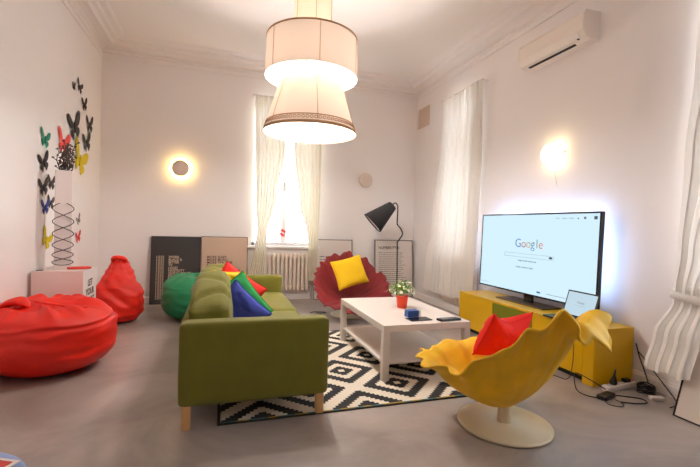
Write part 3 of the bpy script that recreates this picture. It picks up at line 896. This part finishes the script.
for x, y in ((.022, .01), (D - .072, .01), (.022, LEN - .06), (D - .072, LEN - .06)):
    bm = bmesh.new(); add_box(bm, (x, y, .0108 if x > .1 else 0), (x + .048, y + .048, .14), .003); finish(bm, 'leg', 'beech', t)

# ------------------------------------------------------------------ cushions
def pillow_bm(w, h, th, seed=0, n=30, pinch=.10, mats=None, sag=0):
    bm = bmesh.new(); G = {}
    for s in (1, -1):
        for i in range(n + 1):
            for j in range(n + 1):
                u = 2 * i / n - 1; v = 2 * j / n - 1
                edge = (i in (0, n) or j in (0, n))
                if s == -1 and edge: G[(s, i, j)] = G[(1, i, j)]; continue
                x = u * w / 2 * (1 - pinch * (1 - v * v) * abs(u) ** 2 * .7); z = v * h / 2 * (1 - pinch * (1 - u * u) * abs(v) ** 2 * .7)
                z -= sag * (1 - abs(u) ** 1.6) * ((v + 1) / 2) ** 2
                d = ((1 - u ** 2) * (1 - v ** 2)) ** .42 * th / 2
                d *= 1 + .22 * noise.noise((u * 2.2 + seed, v * 2.2, s))
                d += .008 * noise.noise((u * 6, v * 6 + seed, s * 3)) * (1 - max(abs(u), abs(v)) ** 4)
                G[(s, i, j)] = bm.verts.new((x, s * -d, z))
        for i in range(n):
            for j in range(n):
                q = [G[(s, i, j)], G[(s, i + 1, j)], G[(s, i + 1, j + 1)], G[(s, i, j + 1)]]
                if s == -1: q.reverse()
                f = bm.faces.new(q); f.smooth = True
                if mats: f.material_index = mats(2 * (i + .5) / n - 1, 2 * (j + .5) / n - 1, s)
    return bm

def pillow(name, label, w, h, th, m, loc, rot, seed, mats=None, group=None, piping=None, sag=0):
    t = thing(name, label, 'cushion', loc, 0, group)
    t.rotation_euler = Euler(rot, 'XYZ')
    finish(pillow_bm(w, h, th, seed, mats=mats, sag=sag), 'cover', m, t)
    # stitched edge
    p = []
    for k in range(121):
        a = k / 120 * 4; s = int(a) % 4; q = 2 * (a - int(a)) - 1
        u, v = ((q, -1), (1, q), (-q, 1), (-1, -q))[s]
        p.append((u * w / 2 * (1 - .10 * (1 - v * v) * abs(u) ** 2 * .7), 0, v * h / 2 * (1 - .10 * (1 - u * u) * abs(v) ** 2 * .7) - sag * (1 - abs(u) ** 1.6) * ((v + 1) / 2) ** 2))
    bm = bmesh.new(); add_tube(bm, p, .004, 5); finish(bm, 'seam', piping or (m[0] if isinstance(m, list) else m), t)
    return t

def diamond(label, cx, y, cz, w, m, ang, seed, th=.15, lean=6, twist=0):
    """square cushion standing on one corner, flat side towards the near arm of the sofa"""
    return pillow('cushion', label, w, w, th, m, (cx, y, cz), (math.radians(-lean), math.radians(ang), math.radians(twist)), seed, group='coloured cushions on the sofa')
diamond('blue cushion on the sofa, the nearest of the four coloured cushions', .115, 3.07, .528, .38, 'pblue', 44, 1)
diamond('green cushion on the sofa, just behind the blue one', .126, 3.24, .557, .41, 'pgreen', 53, 5)
diamond('golden yellow cushion on the sofa, peeking out between the green and red ones', .055, 3.39, .69, .27, 'pyellow', 4, 9, .10)
diamond('red cushion on the sofa, the far one behind the yellow and green ones', .10, 3.53, .60, .42, 'pred', 36, 13)

# ------------------------------------------------------------------ petal chairs
def petal_chair(label, loc, face, rim, m, base_r, z0, ruff, seed, ruff_n, group, back_pow=1.3, flop=None, rp=.92, fw=17.0, fo=.10, fd=.42):
    """swivel shell chair: disc, post, ruffled shell. face = heading of the opening; rim(phi)->(r,z), phi in degrees 0..360"""
    t = thing('swivel_chair', label, 'chair', loc, face, group)
    lathe('base_disc', [(.001, 0), (base_r - .01, 0), (base_r, .006), (base_r, .014), (base_r - .012, .02), (.05, .024), (.001, .024)], 'base', t, 72)
    lathe('post', [(.045, .02), (.042, .03), (.040, z0 - .02), (.040, z0 - .004)], 'base', t, 32)
    nu, nv = 240, 44
    bm = bmesh.new(); rows = []
    def pt(i, j):
        ph = 360.0 * i / nu; s = j / nv; th = math.radians(ph)
        R, Z = rim(ph)
        bk = .5 - .5 * math.cos(th)
        r = R * s ** rp; z = z0 + (Z - z0) * s ** (1.75 + (back_pow - 1.75) * bk)
        r += .045 * bk * math.sin(PI * s) ** 2
        if flop:
            fl = math.exp(-((ph - flop) / fw) ** 2); t_ = max(0, (s - .7) / .3)
            r += fl * fo * t_; z -= fl * fd * t_ * t_
        # ruffle grows towards the rim
        g = max(0, (s - .55) / .45) ** 1.6
        wob = math.sin(ruff_n * th + 2.2 * noise.noise((math.cos(th) * 1.5, math.sin(th) * 1.5, seed))) + .5 * math.sin(ruff_n * 1.9 * th + seed)
        r += ruff * g * wob; z += ruff * .75 * g * math.sin(ruff_n * th * .97 + 1.1 + seed) - .02 * max(0, (s - .9) / .1) ** 2
        r += .045 * max(0, (s - .86) / .14) ** 1.3      # edge rolls outward
        # creases
        c = noise.noise((math.cos(th) * 3.2 * s + seed, math.sin(th) * 3.2 * s, z * 3)) * .018 * math.sin(PI * min(1, s))
        r += c
        return Vector((r * math.cos(th), r * math.sin(th), z))
    c0 = bm.verts.new((0, 0, z0)); prev = None
    for j in range(1, nv + 1):
        row = [bm.verts.new(pt(i, j)) for i in range(nu)]
        for i in range(nu):
            i2 = (i + 1) % nu
            f = bm.faces.new((c0, row[i2], row[i])) if prev is None else bm.faces.new((prev[i], prev[i2], row[i2], row[i]))
            f.smooth = True
        prev = row
    bmesh.ops.recalc_face_normals(bm, faces=bm.faces[:])
    bmesh.ops.solidify(bm, geom=bm.faces[:], thickness=.012)
    o = finish(bm, 'shell', m, t, True)
    return t
def yr(ph):
    R = [(0, .49), (35, .51), (90, .44), (120, .43), (142, .44), (156, .405), (168, .44), (190, .47), (210, .46), (225, .45), (270, .45), (325, .48), (360, .49)]
    Z = [(0, .40), (35, .42), (76, .455), (86, .53), (105, .64), (122, .755), (142, .87), (152, .84), (158, .82), (170, .97), (198, .98), (213, .80), (235, .62), (268, .47), (290, .43), (330, .41), (360, .40)]
    return interp(R, ph), interp(Z, ph)
def rr_(ph):
    R = [(0, .58), (40, .56), (90, .47), (125, .45), (180, .38), (235, .46), (270, .47), (310, .54), (360, .58)]
    Z = [(0, .17), (35, .22), (62, .34), (72, .34), (98, .50), (112, .60), (122, .58), (150, .79), (163, .76), (180, .88), (198, .81), (207, .83), (232, .72), (240, .66), (262, .58), (285, .44), (320, .24), (360, .17)]
    return interp(R, ph), interp(Z, ph)
CH = 'petal swivel chairs'
petal_chair('mustard yellow ruffled shell chair on a cream disc base beside the rug', (1.725, 2.077, 0), math.atan2(.82, -.57), yr, 'yellow', .285, .13, .018, 3.3, 15, CH, 1.3, 180, .80, 25.0, .045, .36)
petal_chair('dark red ruffled shell chair in front of the back wall', (1.715, 5.20, 0), math.radians(-100), rr_, 'darkred',   .285, .255, .014, 8.1, 25, CH, 1.5, None, .8)
def pillow_at(label, A, B, C, th, m, seed, sag=0):
    """A, B upper corners, C lower corner under A"""
    A, B, C = Vector(A), Vector(B), Vector(C)
    w = (B - A).length; h = (A - C).length
    xd = (B - A).normalized(); zd = (A - C); zd = (zd - xd * zd.dot(xd)).normalized(); yd = zd.cross(xd)
    mtx = Matrix((xd, yd, zd)).transposed()
    t = pillow('cushion', label, w, h, th, m, A + (B - A) / 2 + (C - A) / 2, (0, 0, 0), seed, sag=sag)
    t.rotation_euler = mtx.to_euler('XYZ')
    return t
pillow_at('bright yellow square cushion on the dark red chair', (1.33, 5.03, .735), (1.775, 5.14, .83), (1.485, 4.93, .395), .15, 'yelpillow', 3)
pillow_at('bright red cushion in the mustard yellow chair', (1.745, 2.235, .665), (2.15, 2.33, .64), (1.70, 2.39, .345), .20, 'redpillow', 8, .075)

# ------------------------------------------------------------------ rug, coffee table
RX0, RX1, RY0, RY1 = .0, 1.93, 2.49, 4.44
M['rug'] = rug_mat(.275, 2.49, .3525, .345)
t = thing('rug', 'square black and off-white diamond patterned rug under the coffee table', 'rug', (0, 0, 0))
box('pile', (RX0 + .018, RY0 + .018, .0), (RX1 - .018, RY1 - .018, .009), 'rug', t, .003)
bm = bmesh.new()
add_box(bm, (RX0, RY0, 0), (RX1, RY0 + .02, .010), .003); add_box(bm, (RX0, RY1 - .02, 0), (RX1, RY1, .010), .003)
add_box(bm, (RX0, RY0 + .02, 0), (RX0 + .02, RY1 - .02, .010), .003); add_box(bm, (RX1 - .02, RY0 + .02, 0), (RX1, RY1 - .02, .010), .003)
finish(bm, 'binding', 'dark', t)
M['teal'] = mat('teal_yarn', (70, 112, 112), .9); M['mustyarn'] = mat('mustard_yarn', (170, 140, 40), .9)
bm = bmesh.new(); x = RX0 + .03; k = 0
while x < RX1 - .05:
    l = random.uniform(.05, .16); add_box(bm, (x, RY0 + .008, .009), (min(x + l, RX1 - .03), RY0 + .019, .0115), mi=k % 2); x += l; k += 1
finish(bm, 'stitching', ['teal', 'mustyarn'], t)

t = thing('coffee_table', 'white rectangular coffee table with a lower shelf standing on the rug', 'table', (1.617, 3.468, .0092))
w, l = .393, .595
box('tabletop', (-w, -l, .386), (w, l, .441), 'white', t, .004)
for sx in (-1, 1):
    for sy in (-1, 1):
        bm = bmesh.new(); add_box(bm, (sx * w - (sx > 0) * .055, sy * l - (sy > 0) * .055, 0), (sx * w + (sx < 0) * .055, sy * l + (sy < 0) * .055, .386), .003)
        finish(bm, 'leg', 'white', t)
box('shelf', (-w + .02, -l + .03, .12), (w - .02, l - .03, .14), 'white', t, .002)

TZ = .4505
t = thing('potted_plant', 'small white-flowered green plant in a red pot on the coffee table', 'plant', (1.668, 3.495, TZ))
lathe('pot', [(.001, 0), (.044, 0), (.048, .01), (.057, .10), (.061, .104), (.061, .12), (.054, .12), (.053, .105), (.001, .104)], 'pot', t, 36)
lathe('soil', [(.001, .106), (.05, .106), (.001, .109)], 'soil', t, 24)
rnd = random.Random(12)
bmL = bmesh.new(); bmF = bmesh.new()
for k in range(190):
    a = rnd.uniform(0, 2 * PI); el = rnd.uniform(.15, 1.5); R = rnd.uniform(.04, .135)
    p = Vector((math.cos(a) * math.cos(el) * R, math.sin(a) * math.cos(el) * R, .115 + math.sin(el) * R * 1.0))
    d = (p - Vector((0, 0, .10))).normalized()
    d = (d + Vector((rnd.uniform(-.5, .5), rnd.uniform(-.5, .5), rnd.uniform(-.4, .3)))).normalized()
    s = d.cross(Vector((rnd.uniform(-1, 1), rnd.uniform(-1, 1), 1))).normalized(); L = rnd.uniform(.022, .038); nn = d.cross(s)
    vs = [bmL.verts.new(p + x) for x in (Vector((0, 0, 0)), d * L * .5 + s * L * .3 + nn * .003, d * L, d * L * .5 - s * L * .3 + nn * .003)]
    bmL.faces.new(vs)
    if k % 12 == 0: add_tube(bmL, [(0, 0, .10), p * .6 + Vector((0, 0, .045)), p], .0018, 5)
for k in range(46):
    a = rnd.uniform(0, 2 * PI); el = rnd.uniform(.15, 1.5); R = rnd.uniform(.10, .155)
    p = Vector((math.cos(a) * math.cos(el) * R, math.sin(a) * math.cos(el) * R, .115 + math.sin(el) * R))
    nrm = (p - Vector((0, 0, .08))).normalized(); s = nrm.cross(Vector((.3, .2, 1))).normalized(); q = nrm.cross(s)
    for i in range(5):
        b = 2 * PI * i / 5; e = s * math.cos(b) + q * math.sin(b); f = s * math.cos(b + .6) + q * math.sin(b + .6); g = s * math.cos(b - .6) + q * math.sin(b - .6)
        bmF.faces.new([bmF.verts.new(x) for x in (p, p + g * .013 + nrm * .002, p + e * .019 + nrm * .004, p + f * .013 + nrm * .002)])
finish(bmL, 'foliage', 'leaf', t); o = finish(bmF, 'blossom', 'petal', t)

t = thing('card_box', 'small blue box with a white end standing on the coffee table', 'box', (1.595, 3.135, TZ), .10)
box('sleeve', (-.058, -.03, 0), (.052, .03, .056), 'bluecard', t, .002)
box('end_flap', (.053, -.031, 0), (.070, .031, .056), 'matwhite', t, .002)
t = thing('tablet', 'black glossy tablet lying in front of the blue box', 'tablet', (1.60, 3.015, TZ), .06)
box('body', (-.10, -.055, 0), (.10, .055, .008), 'black', t, .003)
box('screen', (-.092, -.048, .0078), (.092, .048, .0088), 'glossblack', t)
t = thing('phone', 'black handset lying near the table corner beside the tablet', 'phone', (1.845, 2.945, TZ), .10)
box('body', (-.105, -.035, 0), (.105, .035, .018), 'black', t, .006)
box('screen', (-.085, -.028, .0178), (.07, .028, .0188), 'glossblack', t)

# ------------------------------------------------------------------ media stand, TV, laptop
SX0, SX1, SY0, SY1, SZ = 2.83, 3.25, 2.40, 4.29, .458
t = thing('media_stand', 'long low yellow media stand with an olive middle door below the television', 'cabinet', (0, 0, 0))
box('top_panel', (SX0 - .004, SY0 - .002, SZ - .022), (SX1, SY1 + .002, SZ), 'standy', t, .002)
box('side_panel', (SX0, SY0, 0), (SX1, SY0 + .022, SZ - .022), 'standy', t, .001)
box('side_panel', (SX0, SY1 - .022, 0), (SX1, SY1, SZ - .022), 'standy', t, .001)
box('bottom_panel', (SX0 + .02, SY0 + .022, .05), (SX1, SY1 - .022, .07), 'standy', t)
box('back_panel', (SX1 - .008, SY0 + .022, .07), (SX1, SY1 - .022, SZ - .022), 'standy', t)
box('end_post', (SX0 - .003, SY0 + .002, 0), (SX0 + .018, SY0 + .10, SZ - .024), 'standy', t, .001)
ys = [SY0 + .102, 3.07, 3.655, SY1 - .003]
for k in range(3):
    d = box('door', (SX0 - .003, ys[k] + .002, .052), (SX0 + .016, ys[k + 1] - .002, SZ - .026), 'standg' if k == 1 else 'standy', t, .0015)
    if k == 1: d['label'] = 'olive green door'
box('plinth', (SX0 + .04, SY0 + .10, 0), (SX0 + .06, SY1 - .03, .05), 'dark', t)

TX = 3.10
t = thing('television', 'large flat television showing a white search page on the yellow stand', 'television', (TX, 3.445, SZ))
# local frame: y along wall, x towards the wall
lean = math.radians(1.2)
RT = Matrix.Rotation(lean, 4, 'Y')
def tvbox(name, lo, hi, m, bev=0.0, par=t): return box(name, lo, hi, m, par, bev, mtx=Matrix.Translation((0, 0, .11)) @ RT @ Matrix.Translation((0, 0, -.11)))
TYW = .825; Z0, Z1 = .088, .955
body = tvbox('housing', (0, -TYW, Z0), (.035, TYW, Z1), 'black', .004)
tvbox('rear_bulge', (.035, -.55, Z0 + .08), (.06, .55, Z1 - .2), 'black', .01)
bz = .016
bm = bmesh.new()
for lo, hi in (((-.006, -TYW, Z0), (0.002, TYW, Z0 + bz)), ((-.006, -TYW, Z1 - bz), (0.002, TYW, Z1)), ((-.006, -TYW, Z0 + bz), (0.002, -TYW + bz, Z1 - bz)), ((-.006, TYW - bz, Z0 + bz), (0.002, TYW, Z1 - bz))):
    add_box(bm, lo, hi, mtx=Matrix.Translation((0, 0, .11)) @ RT @ Matrix.Translation((0, 0, -.11)))
finish(bm, 'bezel', 'glossblack', t)
scr = tvbox('screen', (-.003, -TYW + bz, Z0 + bz), (0, TYW - bz, Z1 - bz), 'tvscreen')
TM = Matrix.Translation((0, 0, .11)) @ RT @ Matrix.Translation((0, 0, -.11))
def scr_m(y, z): return TM @ frame_mtx((-.0035, y, z), (0, -1, 0), (0, 0, 1))
SWd, SHt = 2 * (TYW - bz), Z1 - Z0 - 2 * bz
def sxy(a, b): return (TYW - bz - a * SWd, Z1 - bz - b * SHt)    # a: 0 far edge .. 1 near edge, b: 0 top .. 1 bottom
bm = bmesh.new()
x = .36
for ch, mi, wd in (('G', 0, .060), ('o', 1, .044), ('o', 2, .044), ('g', 0, .044), ('l', 3, .022), ('e', 1, .04)):
    y, z = sxy(x, .42); add_text(bm, ch, .135, scr_m(y, z), mi=mi, depth=.001, bold=-.001); x += wd
finish(bm, 'logo', ['gblue', 'gred', 'gyellow', 'ggreen'], scr)
def ui(a0, a1, b0, b1):
    y0, z0 = sxy(a0, b0); y1, z1 = sxy(a1, b1)
    add_box(bm, (-.0042, min(y0, y1), min(z0, z1)), (-.0030, max(y0, y1), max(z0, z1)), mtx=TM)
bm = bmesh.new()
ui(.26, .70, .500, .503); ui(.26, .70, .545, .548); ui(.26, .262, .503, .545); ui(.698, .70, .503, .545); finish(bm, 'search_box', 'uiline', scr)
bm = bmesh.new(); ui(.665, .69, .51, .535); finish(bm, 'search_icon', 'uidark', scr)
for s_, a, b in (('Google Search', .395, .60), ("I'm Feeling Lucky", .47, .60), ('Google.ro offered in: English', .38, .685)):
    bm = bmesh.new(); y, z = sxy(a, b); add_text(bm, s_, .022, scr_m(y, z), depth=.001); finish(bm, 'button_text', 'uidark', scr)
for s_, a, b in (('Gmail', .70, .055), ('Images', .75, .055), ('Search', .80, .055)):
    bm = bmesh.new(); y, z = sxy(a, b); add_text(bm, s_, .02, scr_m(y, z), depth=.001); finish(bm, 'menu_text', 'uiline', scr)
for q in ((.858, .866, .045, .06), (.90, .915, .035, .06), (.965, .985, .03, .065)):
    bm = bmesh.new(); ui(*q); finish(bm, 'menu_icon', 'uidark', scr)
bm = bmesh.new(); ui(.58, .61, .945, .965); finish(bm, 'taskbar_icon', 'gblue', scr)
for q in ((.66, .98, .953, .958), (.01, .10, .953, .958)):
    bm = bmesh.new(); ui(*q); finish(bm, 'status_text', 'uiline', scr)
bm = bmesh.new()
for lo, hi in (((.037, -.70, Z1 - .06), (.045, .70, Z1 - .045)), ((.037, -.74, Z0 + .1), (.045, -.725, Z1 - .1)), ((.037, .725, Z0 + .1), (.045, .74, Z1 - .1))):
    add_box(bm, lo, hi, mtx=TM)
finish(bm, 'backlight', 'tvback', t)
box('neck', (.005, -.06, .01), (.03, .06, .11), 'glossblack', t, .004)
bm = bmesh.new(); add_box(bm, (-.12, -.33, 0), (.13, .36, .012), .004); finish(bm, 'foot', 'bronze', t)

# laptop on the stand
LR = math.radians(10)
t = thing('laptop', 'open laptop with a lit white screen at the near end of the yellow stand', 'laptop', (2.915, 2.735, SZ), math.radians(-2))
# local: y along the wall, screen faces -x
box('keyboard_base', (-.13, -.165, 0), (.09, .165, .016), 'blackmetal', t, .004)
LM = Matrix.Translation((.085, 0, .016)) @ Matrix.Rotation(math.radians(17), 4, 'Y')
lid = box('lid', (0, -.165, 0), (.008, .165, .232), 'black', t, .002, mtx=LM)
ls = box('screen', (-.0012, -.152, .014), (.0005, .152, .219), 'lapscreen', lid, mtx=LM)
bm = bmesh.new()
add_text(bm, 'Google', .026, LM @ frame_mtx((-.0016, .035, .125), (0, -1, 0), (0, 0, 1)), depth=.0006)
add_box(bm, (-.0019, -.06, .105), (-.001, .06, .107), mtx=LM)
finish(bm, 'interface', 'uiline', ls)

# ------------------------------------------------------------------ floor lamp
t = thing('floor_lamp', 'black floor lamp with a bent stem and tilted cone shade', 'floor lamp', (2.655, 5.80, 0))
lathe('base', [(.001, 0), (.13, 0), (.135, .008), (.13, .018), (.015, .024), (.001, .024)], 'blackmetal', t, 40)
tube('stem', smooth_path([(0.015, 0, .02), (.013, 0, .4), (0.0, 0, .93), (0.002, 0, .99), (.035, 0, 1.04), (.078, 0, 1.10), (.078, 0, 1.15), (.04, 0, 1.215), (-.01, 0, 1.27), (-.014, 0, 1.34), (-.012, 0, 1.52), (-.02, 0, 1.575), (-.05, 0, 1.605), (-.085, 0, 1.595), (-.10, 0, 1.575)], 6), .010, 'blackmetal', t, 10)
a = Vector((-.118, -.02, 1.56)); b = Vector((-.415, .05, 1.275)); ax = (b - a)
zq = ax.normalized(); q = zq.to_track_quat('Z', 'Y').to_matrix().to_4x4()
mt = Matrix.Translation(a) @ q; Ln = ax.length
sh = lathe('lamp_shade', [(.001, -.012), (.070, -.012), (.078, 0), (.188, Ln), (.183, Ln), (.074, .01), (.001, .01)], 'blackcloth', t, 48, mtx=mt)
lathe('shade_lining', [(.072, .012), (.182, Ln - .004)], 'boxwhite', sh, 48, ct=False, cb=False, mtx=mt)
lathe('bulb', [(.001, .05), (.02, .06), (.02, .10), (.035, .14), (.03, .17), (.001, .185)], 'whiteplastic', t, 20, mtx=mt)

# ------------------------------------------------------------------ cables and power things
t = thing('power_strip', 'white power strip on the floor at the end of the yellow stand', 'power strip', (3.02, 2.33, 0), math.radians(6))
box('housing', (-.17, -.03, 0), (.17, .03, .042), 'whiteplastic', t, .006)
for k in range(4):
    bm = bmesh.new(); add_lathe(bm, [(.019, .0425), (.021, .0425), (.021, .044), (.019, .044), (.019, .0425)], 20, (-.115 + k * .077, 0, 0), close_top=False, close_bot=False)
    finish(bm, 'socket', 'textgrey', t)
box('switch', (.145, -.012, .041), (.163, .012, .047), 'decalred', t, .001)
o = lathe('power_plug', [(.001, 0), (.024, 0), (.026, .02), (.018, .05), (.009, .075), (.006, .12), (.001, .122)], 'black', None, 24); o.location = (2.945, 2.322, .0425); o.rotation_euler = (.05, .08, 0)
tag(o, 'black plug standing in the white power strip', 'plug')
o = box('power_plug', (-.03, -.02, 0), (.03, .02, .028), 'black', None, .006); o.location = (3.10, 2.337, .044); tag(o, 'flat black plug lying on the far part of the power strip', 'plug')
o = box('power_adapter', (-.075, -.034, 0), (.075, .034, .034), 'black', None, .009, 3); o.location = (2.745, 2.215, 0); o.rotation_euler = (0, 0, .25)
tag(o, 'black laptop power brick on the floor in front of the power strip', 'power adapter')
bm = bmesh.new()
for k in range(7):
    rr = .055 - .003 * (k % 3)
    add_tube(bm, [(rr * math.cos(b) * 1.1, rr * math.sin(b), .006 + .008 * k + .006 * math.sin(2 * b + k)) for b in [2 * PI * i / 20 for i in range(21)]], .0055, 6)
o = finish(bm, 'cable_coil', 'black'); o.location = (3.16, 2.22, 0); tag(o, 'tangled bundle of black cable on the floor by the wall', 'cable')
o = box('power_adapter', (-.05, -.022, 0), (.05, .022, .024), 'whiteplastic', None, .006); o.location = (3.10, 2.10, 0); o.rotation_euler = (0, 0, -.35)
tag(o, 'small white adapter on the floor beside the tangled cable bundle', 'power adapter')
def cable(label, pts, r=.004, m='black'):
    o = tube('cable', smooth_path(pts, 10), r, m); return tag(o, label, 'cable', 'floor cables')
cable('black cable looping from the power brick towards the yellow stand', [(2.69, 2.20, .012), (2.62, 2.26, .012), (2.62, 2.36, .02), (2.68, 2.44, .09), (2.73, 2.46, .10), (2.80, 2.38, .06), (2.86, 2.30, .012)])
cable('black cable looping in front of the power brick', [(2.80, 2.235, .012), (2.90, 2.20, .005), (2.99, 2.13, .005), (2.96, 2.07, .005), (2.87, 2.08, .005), (2.78, 2.13, .005)], .0045)
cable('thin black cable loop curling below the power brick', [(2.69, 2.19, .006), (2.66, 2.12, .004), (2.71, 2.07, .004), (2.77, 2.10, .004), (2.78, 2.17, .006)], .003)
cable('black cable hanging down the end of the stand to the cable bundle', [(3.258, 2.385, .33), (3.262, 2.36, .24), (3.262, 2.33, .17), (3.24, 2.28, .10), (3.20, 2.235, .065)], .005)
cable('black cable running down the wall past the skirting board', [(3.262, 2.37, .27), (3.262, 2.31, .22), (3.255, 2.20, .12), (3.225, 2.05, .006), (3.16, 1.99, .004), (3.05, 1.97, .004)], .004)
cable('thin black cable hanging behind the yellow chair along the stand', [(2.815, 2.58, .30), (2.79, 2.56, .15), (2.75, 2.56, .02), (2.72, 2.66, .005), (2.70, 2.85, .005)], .003)
cable('thin dark cable lying in a loop on the floor beside the dark red chair', [(1.20, 5.42, .004), (1.27, 5.48, .004), (1.36, 5.46, .004), (1.42, 5.41, .004), (1.34, 5.38, .004), (1.27, 5.41, .004)], .006)

# ------------------------------------------------------------------ round floor cushion at the lower corner
t = thing('floor_cushion', 'round pale blue floor cushion with a white-edged red panel', 'floor cushion', (-1.15, 2.02, 0))
def pad(u, v):
    th = 2 * PI * u; ph = PI * v
    r = .36 * abs(math.sin(ph)) ** .4; z = .05 + .05 * (abs(math.cos(ph)) ** .7) * (1 if math.cos(ph) > 0 else -1)
    return (r * math.cos(th), r * math.sin(th), z)
finish(sphere_grid(pad, 72, 30), 'cover', 'matblue', t)
mt = Matrix.Translation((.16, .08, .098)) @ Matrix.Rotation(-.45, 4, 'Z')
box('white_border', (-.22, -.13, 0), (.09, .13, .006), 'matwhite', t, .002, mtx=mt)
box('red_panel', (-.20, -.11, .004), (.07, .11, .009), 'matred', t, .002, mtx=mt)

# ------------------------------------------------------------------ daylight and render look
w = bpy.data.worlds.new('sky'); SC.world = w; w.use_nodes = True
nt = w.node_tree; bg = nt.nodes['Background']
sky = nt.nodes.new('ShaderNodeTexSky'); sky.sky_type = 'HOSEK_WILKIE'; sky.turbidity = 6; sky.ground_albedo = .5; sky.sun_direction = (-.5, -.6, .62)
mixn = nt.nodes.new('ShaderNodeMixRGB'); mixn.inputs['Fac'].default_value = .75; mixn.inputs['Color2'].default_value = (.84, .92, 1.0, 1)
nt.links.new(sky.outputs['Color'], mixn.inputs['Color1']); nt.links.new(mixn.outputs['Color'], bg.inputs['Color'])
bg.inputs['Strength'].default_value = 9.0
def portal(name, loc, rot, sx, sy):
    l = bpy.data.lights.new(name, 'AREA'); l.shape = 'RECTANGLE'; l.size = sx; l.size_y = sy; l.cycles.is_portal = True
    o = bpy.data.objects.new(name, l); COL.objects.link(o); o.location = loc; o.rotation_euler = rot
portal('window_portal', ((WB[0] + WB[1]) / 2, YB + T - .02, (WB[2] + WB[3]) / 2), (-PI / 2, 0, 0), WB[1] - WB[0], WB[3] - WB[2])
for h in (W2, W3):
    portal('window_portal', (XR + T - .02, (h[0] + h[1]) / 2, (h[2] + h[3]) / 2), (PI / 2, 0, PI / 2), h[1] - h[0], h[3] - h[2])

SC.view_settings.view_transform = 'Standard'; SC.view_settings.look = 'None'; SC.view_settings.gamma = 1; SC.view_settings.use_curve_mapping = False
SC.view_settings.exposure = 0.54
SC.cycles.max_bounces = 14; SC.cycles.diffuse_bounces = 10; SC.cycles.transmission_bounces = 6; SC.cycles.transparent_max_bounces = 12
SC.cycles.sample_clamp_indirect = 6; SC.cycles.use_denoising = True; SC.cycles.caustics_reflective = False; SC.cycles.caustics_refractive = False
